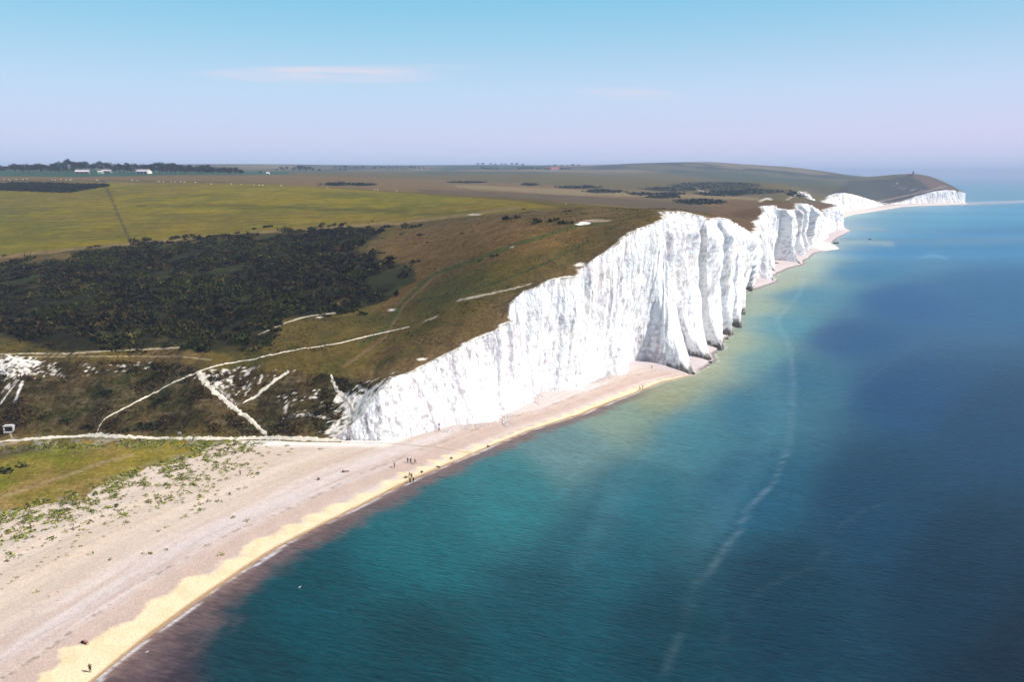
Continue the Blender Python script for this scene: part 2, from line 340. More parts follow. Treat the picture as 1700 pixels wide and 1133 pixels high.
# ------------------------------------------------------------------ colours of the land, mapped once from the photograph
def lin(r, g, b, k=1.0):
    f = lambda c: ((c / 255 + 0.055) / 1.055) ** 2.4 if c > 10 else c / 255 / 12.92
    return np.array([f(r), f(g), f(b)]) * k
SCRUB = [(-400, 452), (0, 440), (110, 430), (150, 416), (300, 402), (450, 389), (560, 380), (620, 378), (628, 392), (590, 412), (590, 425), (640, 430), (690, 446), (690, 465), (660, 482), (640, 500), (560, 522), (470, 532), (460, 555), (440, 575), (380, 580), (320, 586), (290, 576), (220, 580), (110, 586), (60, 572), (0, 556), (-400, 556)]
STEEP = [(-400, 606), (0, 597), (300, 604), (345, 618), (480, 612), (560, 628), (640, 640), (602, 692), (556, 730), (0, 730), (-400, 745)]
HEDGE = [(-60, 306), (0, 306), (60, 305), (205, 309), (203, 319), (120, 321), (0, 316), (-60, 316)]
YELLOW = [(-400, 430), (0, 425), (140, 410), (430, 384), (660, 371), (820, 356), (930, 345), (870, 334), (700, 322), (600, 315), (500, 308), (420, 304), (200, 302), (0, 302), (-400, 302)]
TEALF = [(-400, 280), (200, 281), (480, 285), (480, 290), (300, 290.5), (130, 294), (0, 292.5), (-400, 291)]
TAN = [(755, 306), (900, 312), (1050, 318), (1260, 328), (1260, 333), (1100, 328), (950, 325), (760, 312)]
DARKB = [(690, 313), (900, 322), (1100, 333), (1200, 345), (1210, 358), (1100, 349), (1000, 340), (850, 330), (700, 320)]
MAUVE = [(480, 291), (700, 297), (900, 306), (1000, 312), (1260, 326), (1260, 345), (1095, 352), (1000, 341), (850, 329), (600, 314), (400, 302), (200, 299), (0, 298), (0, 294), (300, 292)]
SCR = [(-60, 598, 22), (20, 600, 22), (50, 603, 24), (75, 600, 10)]
TRACKS = [([(-100, 432), (0, 427), (140, 412), (430, 386), (560, 376), (660, 371), (800, 353), (860, 345)], 3.2, (.17, .12, .05)),
          ([(170, 300), (185, 330), (195, 355), (205, 375), (215, 398)], 2.5, (.035, .028, .02)),
          ([(600, 572), (640, 545), (680, 490), (720, 455), (780, 435), (860, 405), (960, 375), (1010, 367)], 4.5, (.05, .062, .014)),
          ([(570, 610), (640, 560), (672, 505), (720, 462)], 3, (.14, .09, .045)),
          ([(690, 500), (780, 485), (900, 440), (980, 400)], 3, (.045, .05, .016)),
          ([(0, 827), (110, 790), (160, 772), (222, 755)], 4, (.26, .19, .09)),
          ([(-60, 590), (60, 587), (110, 588), (160, 584), (230, 581), (300, 577)], 1.3, (.45, .38, .26)),
          ([(0, 593), (200, 592), (300, 592), (350, 598)], 1.0, (.3, .24, .14)),
          ([(430, 556), (460, 542), (475, 536), (500, 528), (520, 524), (556, 520)], 1.2, (.5, .44, .34)),
          ([(760, 499), (800, 491), (850, 480), (880, 472)], 1.6, (.45, .38, .3)),
          ([(705, 533), (725, 526)], 1.4, (.4, .32, .25)),
          ([(0, 672), (12, 655), (30, 632), (42, 610)], 1.6, (.7, .66, .58)),
          ([(25, 668), (32, 648), (38, 634)], 3.2, (.74, .7, .64)),
          ([(22, 731), (17, 722), (24, 708)], 1.2, (.6, .55, .42)),
          ([(395, 672), (372, 655), (358, 640), (352, 618)], 1.5, (.55, .5, .44)),
          ([(470, 696), (500, 688), (520, 690), (560, 700), (600, 672)], 1.6, (.6, .55, .48)),
          ([(1306, 332), (1324, 322), (1340, 319)], 1.2, (.45, .38, .3)), ([(1262, 334), (1272, 330), (1280, 331)], 2.2, (.6, .52, .45)),
          ([(1485, 306), (1492, 303), (1484, 309), (1500, 313), (1540, 318)], .35, (.4, .34, .3)), ([(1458, 335), (1500, 326), (1540, 317), (1570, 309)], 1.2, (.3, .22, .17)),
          ([(1150, 308), (1160, 316), (1175, 320)], .8, (.5, .42, .35)), ([(1230, 360), (1240, 343), (1260, 338)], 1.5, (.1, .07, .04))]
SPOTS = [(970, 370.5, 11, 2.6, (.8, .74, .66)), (962, 372.5, 9, 1.6, (.82, .78, .72)), (990, 366.5, 26, 2.5, (.28, .2, .14)), (650, 515, 6, 1.6, (.75, .7, .62)), (788, 356.5, 12, 1.0, (.5, .44, .38)),
         (700, 597, 9, 2.2, (.72, .67, .58)), (963, 440, 9, 3.6, (.7, .64, .56)), (840, 541, 12, 3, (.7, .64, .56)), (857, 527, 7, 2, (.7, .64, .56)), (850, 410, 3, 1, (.5, .44, .38)), (530, 527, 5, 1.5, (.6, .52, .42))]
DARKS = [(460, 700, 60, 14), (250, 705, 70, 14), (1185, 308, 75, 6.5), (1120, 314, 50, 4), (1240, 318, 60, 5), (960, 311, 36, 2.6), (993, 317.5, 22, 3.5), (1065, 322, 20, 2.5), (1020, 318, 14, 2), (880, 307, 12, 1.5), (775, 303, 30, 1.2), (1110, 322, 25, 2),
         (560, 306, 22, 3), (600, 307, 20, 2), (1160, 335, 40, 5), (1100, 327, 30, 3), (1200, 322, 40, 4), (1320, 322, 16, 5)]
def land_col(X, Y, Z):
    px, py = proj(X, Y, Z)
    n1 = fbm(X / 40, Y / 40, 4, 61); n2 = fbm(X / 9, Y / 9, 4, 62); n3 = fbm(X / 2.6, Y / 2.6, 3, 63); n4 = fbm(X / 120, Y / 120, 3, 64)
    wob = (n2 - 0.5) * 14 * np.clip(400 / Y, 0.06, 1) + (n3 - .5) * 8 * np.clip(400 / Y, 0.02, 1)
    def mx(c, m, d):
        m = np.asarray(m)[..., None]; return c * (1 - m) + np.asarray(d) * m
    g = np.stack([np.full(X.shape, v) for v in (.086, .062, .014)], -1)
    g = mx(g, sstep(.42, .62, n1), (.100, .066, .023)); g = mx(g, sstep(.5, .7, n2) * .7, (.050, .045, .010))
    e = np.maximum(0, edge_x(Y) - X)
    # brown tussocky bank across the middle of the hill
    bank = poly_sd(px, py, [(600, 470), (640, 395), (700, 378), (830, 362), (1000, 385), (900, 420), (760, 440), (700, 480), (640, 520)]) + wob
    g = mx(g, sstep(-8, 14, bank) * .8, (.115, .067, .019)); g = mx(g, sstep(-8, 14, bank) * sstep(.52, .62, n3) * .6, (.15, .09, .03))
    g = mx(g, sstep(-6, 10, poly_sd(px, py, [(680, 545), (860, 475), (800, 440), (700, 490)]) + wob) * .5, (.055, .060, .016))
    g = mx(g, np.exp(-e / (9 * np.clip(Y / 350, .7, 4))) * .65 * sstep(.3, .6, n2 + .1), (.13, .085, .05))
    # upper fields
    y = sstep(-1.0, 2.0, poly_sd(px, py, YELLOW) + wob * .12)
    yc = np.stack([np.full(X.shape, v) for v in (.160, .122, .005)], -1)
    yc = mx(yc, sstep(.38, .68, n1), (.095, .088, .007)); yc = mx(yc, sstep(.45, .65, n4) * .6, (.13, .088, .012))
    yc = mx(yc, np.exp(-(line_d(px, py, [(230, 342), (420, 342), (600, 350), (720, 356), (790, 354)]) / 3.5) ** 2) * (.55 + .5 * (n2 - .3)), (.05, .052, .008))
    yc = mx(yc, sstep(0, -260, px - 200) * .6 + .0 * px, (.09, .082, .010))
    yc = mx(yc, sstep(309, 301, py + 4 * (n1 - .5)) * sstep(430, 200, px) * .75, (.15, .095, .040))
    yc = mx(yc, sstep(.5, .62, fbm(X / 45, Y / 6, 3, 65)) * .35, (.075, .075, .010)); yc = mx(yc, sstep(.55, .66, fbm(X / 18, Y / 5, 3, 66)) * .35, (.20, .155, .02))
    g = mx(g, y, yc)
    far = sstep(900, 1300, Y)
    g = mx(g, far * .6, (.10, .085, .038))
    g = mx(g, sstep(-1, 1.5, poly_sd(px, py, MAUVE) + wob * .1) * .9, (.13, .086, .038))
    g = mx(g, sstep(-1, 2, poly_sd(px, py, TAN) + wob * .1) * .8, (.19, .145, .070))
    g = mx(g, sstep(-1, 2, poly_sd(px, py, DARKB) + wob * .1) * .8, (.078, .058, .036))
    g = mx(g, sstep(-.6, .8, poly_sd(px, py, TEALF)) * .9, (.020, .065, .040))
    f2 = sstep(2000, 2600, Y) * sstep(.3, .6, fbm(X / 260, Y / 500, 3, 71))
    g = mx(g, f2 * .75, (.085, .085, .050)); g = mx(g, sstep(1700, 2400, Y) * sstep(.55, .6, fbm(X / 340, Y / 900, 2, 72)) * .7, (.04, .06, .035))
    g = mx(g, sstep(3300, 3900, Y) * sstep(.48, .56, fbm(X / 500, Y / 700, 3, 73)) * .8, (.035, .05, .032))
    g = mx(g, sstep(2600, 3000, Y) * sstep(.55, .6, fbm(X / 160, Y / 420, 2, 74)) * .8, (.020, .030, .020))
    g = mx(g, sstep(2600, 3000, Y) * sstep(.56, .6, fbm(X / 210, Y / 600, 2, 75)) * .7, (.17, .13, .075))
    # third hill flank and the headland
    g = mx(g, sstep(-2, 3, poly_sd(px, py, [(1170, 372), (1185, 345), (1215, 330), (1265, 337), (1300, 336), (1400, 340), (1395, 350), (1250, 395)])) * .8, (.115, .066, .032))
    hd = sstep(-2, 2, poly_sd(px, py, [(1370, 330), (1410, 300), (1440, 300), (1480, 297), (1515, 290), (1555, 300), (1596, 314), (1560, 318), (1500, 332), (1465, 338)]) + wob * .6)
    g = mx(g, hd * .85 * sstep(1500, 1800, Y), (.035, .038, .030))
    g = mx(g, sstep(-1, 2, poly_sd(px, py, [(1510, 293), (1525, 292), (1560, 303), (1595, 316), (1570, 317), (1545, 315), (1530, 303)]) + wob * .3) * .8, (.13, .075, .05))
    for (sx, sy, rx, ry) in DARKS:
        r = ((px - sx) / rx) ** 2 + ((py - sy) / ry) ** 2
        k = 1.0 if sy < 400 else .5
        g = mx(g, sstep(1.3, .6, r + (n2 - .5) * 1.2) * .8 * k, (.022, .028, .016))
    # dark scrub ground and the steep slope
    sc = sstep(-5, 4, poly_sd(px, py, SCRUB) + wob)
    scc = np.stack([np.full(X.shape, v) for v in (.017, .016, .0058)], -1)
    scc = mx(scc, sstep(.5, .68, n1) * .8, (.030, .034, .009)); scc = mx(scc, sstep(.56, .7, n2) * .6, (.055, .042, .014))
    g = mx(g, sc, scc)
    st = sstep(-4, 4, poly_sd(px, py, STEEP) + wob) * sstep(246, 250, Y)
    stc = np.stack([np.full(X.shape, v) for v in (.060, .041, .0140)], -1)
    stc = mx(stc, sstep(.45, .6, n2), (.036, .028, .009)); stc = mx(stc, sstep(.5, .62, n1) * .7, (.024, .030, .006)); stc = mx(stc, sstep(.55, .65, n3) * .5, (.085, .058, .026))
    stc = mx(stc, sstep(.54, .66, fbm(X / 7, Z / .55, 3, 67)) * .5, (.115, .085, .045))
    g = mx(g, st, stc)
    chalk = np.array((.66, .61, .54))
    fl = fbm(X / .8, Y / .9, 2, 81) * .66 + fbm(X / 4, Y / 3, 3, 82) * .34
    def scar(poly, lo, soft, k=.68):
        nonlocal g
        m = sstep(-soft, soft, poly_sd(px, py, poly) + wob); g = mx(g, sstep(lo, lo + .045, fl + (m - 1) * .35) * (m > 0) * k, chalk)
    scar([(-300, 600), (0, 597), (50, 597), (78, 600), (60, 612), (45, 622), (30, 628), (0, 622), (-300, 640)], .43, 5, 1.0)
    scar([(60, 600), (130, 603), (100, 625), (40, 632), (0, 655), (0, 620)], .56, 8)
    scar([(130, 602), (235, 600), (300, 608), (230, 620), (140, 622)], .60, 6, .9)
    scar([(310, 622), (345, 612), (420, 608), (500, 612), (480, 622), (440, 640), (400, 665), (360, 650)], .575, 6, .9)
    scar([(345, 622), (362, 622), (395, 668), (380, 672)], .47, 4)
    scar([(460, 660), (520, 640), (560, 650), (560, 690), (520, 700), (470, 700)], .60, 6, .9)
    scar([(555, 660), (600, 640), (660, 622), (640, 650), (610, 690), (590, 720), (556, 732), (540, 715), (575, 690)], .37, 7, 1.1)
    scar([(590, 640), (640, 630), (680, 618), (660, 640), (600, 670)], .50, 5)
    ys = 1.0
    for pts, wd, c in TRACKS:
        d = line_d(px, py, pts) ; k = np.clip(300 / Y, .25, 1.2)
        g = mx(g, sstep(wd * 1.0, wd * .35, d + (n3 - .5) * wd * .8 + (n2 - .5) * wd * .5) * .85, c)
    for sx, sy, rx, ry, c in SPOTS:
        r = ((px - sx) / rx) ** 2 + ((py - sy) / ry) ** 2
        g = mx(g, sstep(1.2, .5, r + (n3 - .5) * .9), c)
    # crumbling white rim
    rim = sstep(1.6, .2, e / np.clip(Y / 330, .8, 3) + (n3 - .5) * 2.2 + (n2 - .5) * 1.6) * ((Y > 250) & (Y < 2400))
    g = mx(g, rim * .9, chalk)
    # the meadow on low ground
    low = 1 - sstep(242, 247, Y)
    mc = np.stack([np.full(X.shape, v) for v in (.195, .150, .020)], -1)
    mc = mx(mc, sstep(.42, .62, n1), (.205, .135, .038)); mc = mx(mc, sstep(.5, .62, n2) * .6, (.14, .12, .015))
    mc = mx(mc, sstep(-8, 8, poly_sd(px, py, [(-300, 745), (0, 745), (110, 732), (385, 732), (350, 748), (200, 748), (110, 765), (60, 790), (0, 812), (-300, 850)]) + wob * 2) * (.5 + .5 * sstep(.42, .6, n2)), (.135, .130, .014))
    mc = mx(mc, sstep(-6, 8, poly_sd(px, py, [(-300, 742), (0, 738), (60, 735), (120, 732), (60, 748), (0, 764), (-300, 780)]) + wob) * .75, (.045, .034, .022))
    mc = mx(mc, np.exp(-(poly_sd(px, py, FLAT) / 14) ** 2) * sstep(.5, .62, n3) * .7, (.30, .27, .22))
    for pts, wd, c in TRACKS[5:6]:
        d = line_d(px, py, pts); mc = mx(mc, sstep(wd, wd * .3, d + (n3 - .5) * wd) * .75, c)
    g = mx(g, low, mc)
    return np.clip(np.where(g > .3, g, g * .98), .003, .9)

# ------------------------------------------------------------------ land
Yr = np.concatenate([np.geomspace(92, 240, 150)[:-1], np.geomspace(240, 300, 105)[:-1], np.geomspace(300, 760, 370)[:-1], np.geomspace(760, 2600, 270)[:-1], np.geomspace(2600, 12500, 130)])
NC = 560
cfr = np.linspace(0, 1, NC); cfr = 0.12 * cfr + 0.88 * cfr ** 1.35
Yg = np.repeat(Yr[:, None], NC, 1); ex = edge_x(Yr)
left = -np.minimum(1.05 * Yr, 0.9 * Yr + 300)
Xg = ex[:, None] + (left - ex)[:, None] * cfr[None]
Zg = land_h(Xg, Yg)
Zg[Yr > 2500, 0] = -5
col = land_col(Xg, Yg, Zg)
m, t, b = new_mat('downland_turf', 0.95, 0.05)
at = t.nodes.new('ShaderNodeAttribute'); at.attribute_name = 'tint'
f = rng_node(t, noise_node(t, 0.9, 5, 0.7), 0.3, 0.7, 0.5, 1.5)
f2 = rng_node(t, noise_node(t, 0.12, 3, 0.6), 0.3, 0.7, 0.78, 1.22)
t.links.new(MIX(t, 1.0, at.outputs[0], MATH(t, 'MULTIPLY', f, f2), 'MULTIPLY'), b.inputs['Base Color'])
bp = t.nodes.new('ShaderNodeBump'); bp.inputs['Strength'].default_value = 0.6; bp.inputs['Distance'].default_value = 0.5
t.links.new(noise_node(t, 0.8, 5, 0.7), bp.inputs['Height']); t.links.new(bp.outputs[0], b.inputs['Normal'])
land_mat = m
V = np.stack([Xg, Yg, Zg], -1).reshape(-1, 3)
tag(mesh('hills', V, grid_faces(len(Yr), NC)[:, ::-1], land_mat, smooth=True, cols={'tint': col.reshape(-1, 3)}), kind='structure')

# ------------------------------------------------------------------ beach
Yb = np.concatenate([np.geomspace(70, 360, 620)[:-1], np.geomspace(360, 2600, 420)])
nb = 200; cf = np.linspace(0, 1, nb); cf = .35 * cf + .65 * cf ** 1.7
xr = Xw(Yb) + 14 * np.clip(Yb / 300, .8, 5)
inl = np.interp(Yb, B[:, 1], B[:, 0]) - 14
xl = np.where(Yb < 244.6, np.minimum(-1.15 * Yb, -90), inl); xl = np.where((Yb >= 244.6) & (Yb < 262), np.minimum(xl, -75), xl)
Xb = xr[:, None] + (xl - xr)[:, None] * cf[None]; Ybg = np.repeat(Yb[:, None], nb, 1); Zb = beach_z(Xb, Ybg)
Zb = Zb - 6.0 * sstep(2, 20, -(Xb - np.where(Yb > 246, inl + 14, -1e6)[:, None])) * (Ybg > 300)
def beach_col(X, Y, Z):
    d = Xw(Y) - X
    px, py = proj(X, Y, Z)
    al = Y + .35 * X
    n1 = fbm(d / 3.2, al / 34, 4, 91); n2 = fbm(X / 1.0, Y / 1.0, 3, 92); n3 = fbm(d / 9, al / 60, 3, 93)
    def mx(c, m, dd):
        m = np.asarray(m)[..., None]; return c * (1 - m) + np.asarray(dd) * m
    c = np.stack([np.full(X.shape, v) for v in (.56, .46, .40)], -1)
    c = mx(c, sstep(.38, .62, n3), (.62, .535, .50)); c = mx(c, sstep(.5, .68, n1) * .6, (.50, .36, .285))
    c = mx(c, sstep(16, 10, d + (n1 - .5) * 14) * .6 * sstep(4, 8, d), (.46, .32, .25))
    c = mx(c, sstep(20, 34, d + (n3 - .5) * 12) * .6 * sstep(300, 220, Y), (.66, .53, .38))
    c = mx(c, (n2 - .5) * .5 + .12, (.36, .29, .27))
    c = mx(c, sstep(.07, .03, np.abs(fbm(al / 26, .3, 3, 97) * 5 + 12 - d) / 9) * sstep(.5, .66, n2) * .6, (.16, .12, .09))
    c = mx(c, sstep(.10, .02, np.abs((d / 4.6 + n3 * 1.6 + n1) % 1.0 - .5)) * .35, (.42, .33, .28))
    # sand strip with scalloped upper edge
    wd = np.interp(Y, [100, 130, 160, 200, 240, 300, 335, 350], [9.5, 10.5, 7.0, 5.0, 4.2, 3.8, 3.0, -1])
    per = np.interp(Y, [100, 170, 210, 300], [13, 9, 6, 4.6])
    ph = np.cumsum(np.r_[0, np.diff(np.unique(Y[:, 0])) / np.interp(np.unique(Y[:, 0])[1:], [100, 170, 210, 300], [13, 9, 6, 4.6])]) if Y.ndim == 2 else 0
    u = (np.interp(Y, np.unique(Y[:, 0]), ph) + d * .035 + (fbm(Y / 25, .7, 2, 12)) * 2.6) % 1.0
    sca = np.where(u < .78, u / .78, (1 - u) / .22)
    wd2 = wd * (.35 + .75 * fbm(al / 13, 2.2, 3, 13) + (.28 + .35 * sstep(170, 230, Y)) * sca ** 1.5) + (n1 - .5) * 4.0
    sand = sstep(.9, -.9, d - wd2 + (n2 - .5) * 1.4) * (wd > 0)
    sc = mx(np.stack([np.full(X.shape, v) for v in (.72, .585, .38)], -1), sstep(.5, .7, fbm(X / 2.5, Y / 2.5, 3, 95)) * .5, (.64, .50, .29))
    c = mx(c, sand, sc)
    c = mx(c, sstep(1.3, .5, d + (n1 - .5) * 1.0), (.36, .235, .13)) if True else c
    # coves past the near beach: same shingle, tinted greyer
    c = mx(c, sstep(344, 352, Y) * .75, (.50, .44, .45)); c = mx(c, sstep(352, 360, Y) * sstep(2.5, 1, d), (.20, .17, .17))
    spit = sstep(930, 960, Y) * sstep(1060, 1000, Y); c = mx(c, spit, (.78, .72, .62))
    c = mx(c, sstep(1200, 1400, Y), (.68, .58, .52))
    # chalk dust at the foot of the path and cliff
    r = poly_sd(px, py, [(380, 728), (460, 724), (620, 732), (690, 722), (640, 742), (520, 741), (400, 740)]) + (n2 - .5) * 6
    c = mx(c, sstep(-5, 4, r) * .85, (.80, .76, .70))
    return np.clip(c * .86, .02, .9)
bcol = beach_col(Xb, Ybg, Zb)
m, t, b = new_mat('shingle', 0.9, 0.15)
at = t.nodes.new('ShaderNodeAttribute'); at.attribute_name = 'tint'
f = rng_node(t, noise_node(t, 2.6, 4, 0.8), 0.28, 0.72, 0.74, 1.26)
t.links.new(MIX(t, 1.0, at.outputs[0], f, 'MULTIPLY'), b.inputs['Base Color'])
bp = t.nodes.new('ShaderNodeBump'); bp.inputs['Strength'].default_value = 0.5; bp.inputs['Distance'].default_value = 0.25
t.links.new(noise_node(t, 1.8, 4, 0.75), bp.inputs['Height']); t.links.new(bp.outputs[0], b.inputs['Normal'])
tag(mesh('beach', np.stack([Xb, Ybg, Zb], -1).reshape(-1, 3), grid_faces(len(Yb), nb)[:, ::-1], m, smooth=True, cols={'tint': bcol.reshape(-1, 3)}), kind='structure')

# ------------------------------------------------------------------ sea
Ys = np.concatenate([-np.geomspace(400, 5, 20), np.geomspace(5, 100, 40), np.geomspace(101, 900, 560)[:-1], np.geomspace(900, 3000, 220)[:-1], np.geomspace(3000, 25000, 50)])
ns = 330; cs = np.linspace(0, 1, ns); cs = .15 * cs + .85 * cs ** 1.9
xs0 = Xw(np.maximum(Ys, -150)) - 22 * np.clip(Ys / 300, 1, 6); xs0 = np.where(Ys < 100, xs0 - 60, xs0)
xs1 = np.maximum(xs0, 0) + 1.1 * np.maximum(Ys, 0) + 500
xs0 = np.where(Ys > 2600, -0.2 * Ys, xs0)
Xs = xs0[:, None] + (xs1 - xs0)[:, None] * cs[None]; Ysg = np.repeat(Ys[:, None], ns, 1)
SEA = [(250, 1120, (66, 58, 68)), (420, 1120, (22, 66, 80)), (500, 1010, (15, 78, 92)), (700, 900, (10, 104, 118)), (850, 820, (28, 122, 135)), (700, 1080, (12, 68, 82)), (950, 740, (95, 138, 140)), (1010, 690, (128, 155, 138)), (1100, 650, (152, 160, 126)),
       (1180, 605, (156, 160, 124)), (1215, 570, (140, 158, 130)), (1250, 510, (140, 165, 145)), (1290, 470, (160, 175, 150)), (1330, 445, (150, 175, 160)), (1255, 600, (95, 145, 155)), (1150, 720, (60, 128, 148)), (1050, 820, (30, 108, 128)), (1000, 900, (15, 92, 112)), (1100, 1050, (12, 68, 86)), (900, 1000, (10, 78, 95)),
       (1300, 1000, (14, 60, 82)), (1450, 820, (16, 66, 98)), (1600, 950, (14, 52, 76)), (1690, 1110, (14, 42, 62)), (1500, 650, (18, 76, 122)), (1650, 700, (18, 68, 105)), (1400, 560, (24, 84, 136)), (1240, 680, (50, 116, 145)), (1250, 800, (25, 92, 125)), (1310, 620, (40, 105, 140)), (1290, 540, (70, 145, 170)), (1330, 490, (60, 138, 170)),
       (1500, 500, (22, 92, 150)), (1420, 450, (40, 120, 165)), (1450, 410, (28, 118, 170)), (1420, 385, (40, 135, 178)), (1650, 480, (30, 100, 150)), (1640, 400, (40, 118, 165)), (1500, 355, (45, 140, 180)), (1440, 355, (60, 150, 180)), (1650, 345, (50, 135, 175)), (1650, 325, (80, 140, 165)), (1650, 300, (90, 140, 165))]
sp = np.array([un(x, y) for x, y, _ in SEA]); sq = tw(sp[:, 0], sp[:, 1]); scol = np.array([lin(*c) * (np.array((.78, .92, .84)) if c[2] > 1.6 * c[0] else 1.0) for *_, c in SEA])
def sea_col(X, Y):
    Yc = np.maximum(Y, 60); Q = tw(X, Yc).reshape(-1, 2)
    Q = Q + np.stack([(fbm(X / 45, Yc / 45, 3, 7).ravel() - .5) * .035, (fbm(X / 45, Yc / 60, 3, 8).ravel() - .5) * .04], -1)
    out = np.empty((len(Q), 3))
    for i in range(0, len(Q), 40000):
        d2 = ((Q[i:i + 40000, None] - sq[None]) ** 2).sum(-1); wt = 1 / (d2 + .0035) ** 2.2
        out[i:i + 40000] = (wt @ scol) / wt.sum(1, keepdims=True)
    c = out.reshape(X.shape + (3,)) * .90 * (.70 + .25 * sstep(500, 1100, Y)[..., None])
    def mx(c, m, dd):
        m = np.asarray(m)[..., None]; return c * (1 - m) + np.asarray(dd) * m
    px, py = proj(X, Yc, np.zeros(X.shape))
    d = X - Xw(np.maximum(Y, -150)); n1 = fbm(X / 5, Y / 5, 4, 101); n2 = fbm(X / 1.3, Y / 1.3, 3, 102)
    nearw = 1 - sstep(300, 345, Y)
    wd = np.interp(Y, [100, 150, 250, 345], [11, 9.5, 8, 6])
    c = mx(c, sstep(1.5, .4, d / wd + (n1 - .5) * 1.0 + (n2 - .5) * .35) * nearw * .92, np.array((.120, .080, .078)))
    c = mx(c, sstep(.35, .05, d / wd + (n1 - .5) * .3) * nearw * .5, np.array((.26, .17, .13)))
    far = 1 - nearw; k = np.clip(Y / 400, 1, 5)
    c = mx(c, np.exp(-np.maximum(d, 0) / (13 * k)) * far * .6 * sstep(1300, 1000, Y), (.29, .32, .24))
    c = mx(c, np.exp(-np.maximum(d, 0) / (22 * k)) * sstep(1000, 1400, Y) * .6, (.42, .42, .36))
    # foam at the swash
    fo = sstep(1.1, .2, np.abs(d - .55 - (n1 - .5) * 2.0) / (.34 + .6 * sstep(.35, .7, fbm((Y + X) / 14, .3, 3, 107)) * np.clip(Y / 250, .8, 4))) * sstep(.2, .5, n2 + .1)
    c = mx(c, fo * .55 * (1 - .55 * far), (.78, .76, .76))
    # pale slick lines
    for pts, wdt, kk in [([(1337, 462), (1326, 490), (1290, 530), (1312, 580), (1318, 640), (1314, 700), (1308, 745), (1285, 800), (1240, 850), (1222, 890), (1190, 930), (1160, 970), (1130, 1040), (1100, 1120)], 4.0, .14),
                         ([(1355, 940), (1400, 870), (1430, 850), (1500, 825)], 2.5, .03), ([(1370, 680), (1430, 640), (1520, 570)], 2.5, .03),
                         ([(1530, 428), (1548, 424), (1572, 430)], 2.5, .2), ([(1180, 1090), (1260, 980), (1355, 940)], 2.5, .03)]:
        dd = line_d(px, py, pts) + (n1 - .5) * 9 + (n2 - .5) * 4
        c = mx(c, np.exp(-(dd / wdt) ** 2) * kk * (.45 + 1.4 * sstep(.45, .75, n2 * .5 + n1 * .5)), (.42, .55, .60))
    # lighter water shoreward of the slick
    sdl = poly_sd(px, py, [(1337, 462), (1290, 530), (1316, 600), (1320, 700), (1308, 745), (1240, 850), (1180, 940), (1130, 1040), (900, 1000), (1000, 800), (1150, 640), (1250, 540)])
    c = mx(c, sstep(-3, 30, sdl + (n1 - .5) * 20) * sstep(90, 10, sdl) * .14 * sstep(1000, 860, py), (.10, .26, .30))
    # drying reef off the headland
    dd = line_d(px, py, [(1590, 339), (1640, 337), (1700, 334.5), (1800, 331)]) + (n1 - .5) * 1.0
    c = mx(c, np.exp(-(dd / 2.2) ** 2) * .75, (.42, .36, .36))
    for q, ww, kk in [([(1395, 376), (1420, 379), (1470, 381)], 2.2, .3), ([(1385, 404), (1430, 402), (1480, 405)], 4.5, .4), ([(1400, 436), (1480, 440), (1700, 446)], 5, .0), ([(1340, 395), (1420, 400), (1560, 402), (1700, 398)], 6, .12)]:
        c = mx(c, np.exp(-(line_d(px, py, q) / ww) ** 2) * kk, (.36, .42, .34))
    band = fbm(X / 900, Y / 110, 3, 105)
    c = c * (1 + sstep(500, 900, Y)[..., None] * (band[..., None] - .5) * .5)
    return np.clip(c, .002, .9)
scl = sea_col(Xs, Ysg)
m, t, b = new_mat('sea_water', 0.3, 0.08); b.inputs['IOR'].default_value = 1.33
at = t.nodes.new('ShaderNodeAttribute'); at.attribute_name = 'tint'
rip = noise_node(t, 1.0, 5, 0.6, (0.28, 1.25, 1), R(18), 0.6)
f = rng_node(t, rip, 0.32, 0.68, 0.70, 1.30)
f2 = rng_node(t, noise_node(t, 0.11, 5, 0.68, (.3, 1.2, 1), R(20)), 0.3, 0.7, 0.88, 1.12)
t.links.new(MIX(t, 1.0, at.outputs[0], MATH(t, 'MULTIPLY', f, f2), 'MULTIPLY'), b.inputs['Base Color'])
bp = t.nodes.new('ShaderNodeBump'); bp.inputs['Strength'].default_value = 0.75; bp.inputs['Distance'].default_value = 0.55
t.links.new(rip, bp.inputs['Height']); t.links.new(bp.outputs[0], b.inputs['Normal'])
tag(mesh('sea', np.stack([Xs, Ysg, np.zeros(Xs.shape)], -1).reshape(-1, 3), grid_faces(len(Ys), ns), m, smooth=True, cols={'tint': scl.reshape(-1, 3)}), kind='structure')

# ------------------------------------------------------------------ chalk cliffs
m, t, b = new_mat('chalk', 0.95, 0.05)
at = t.nodes.new('ShaderNodeAttribute'); at.attribute_name = 'tint'
f = rng_node(t, noise_node(t, 1.1, 5, 0.75, (1, 1, .45)), 0.35, 0.62, 0.90, 1.03)
t.links.new(MIX(t, 1.0, at.outputs[0], f, 'MULTIPLY'), b.inputs['Base Color'])
bp = t.nodes.new('ShaderNodeBump'); bp.inputs['Strength'].default_value = 0.6; bp.inputs['Distance'].default_value = 0.4
vo = t.nodes.new('ShaderNodeTexVoronoi'); vo.feature = 'DISTANCE_TO_EDGE'; vo.inputs['Scale'].default_value = .42
g_ = t.nodes.new('ShaderNodeTexCoord'); mp_ = t.nodes.new('ShaderNodeMapping'); mp_.inputs['Scale'].default_value = (1, 1, .45); t.links.new(g_.outputs['Object'], mp_.inputs[0])
va = t.nodes.new('ShaderNodeVectorMath'); va.operation = 'ADD'; nz_ = t.nodes.new('ShaderNodeTexNoise'); nz_.inputs['Scale'].default_value = .6; t.links.new(mp_.outputs[0], nz_.inputs[0])
t.links.new(mp_.outputs[0], va.inputs[0]); t.links.new(nz_.outputs[1], va.inputs[1]); t.links.new(va.outputs[0], vo.inputs[0])
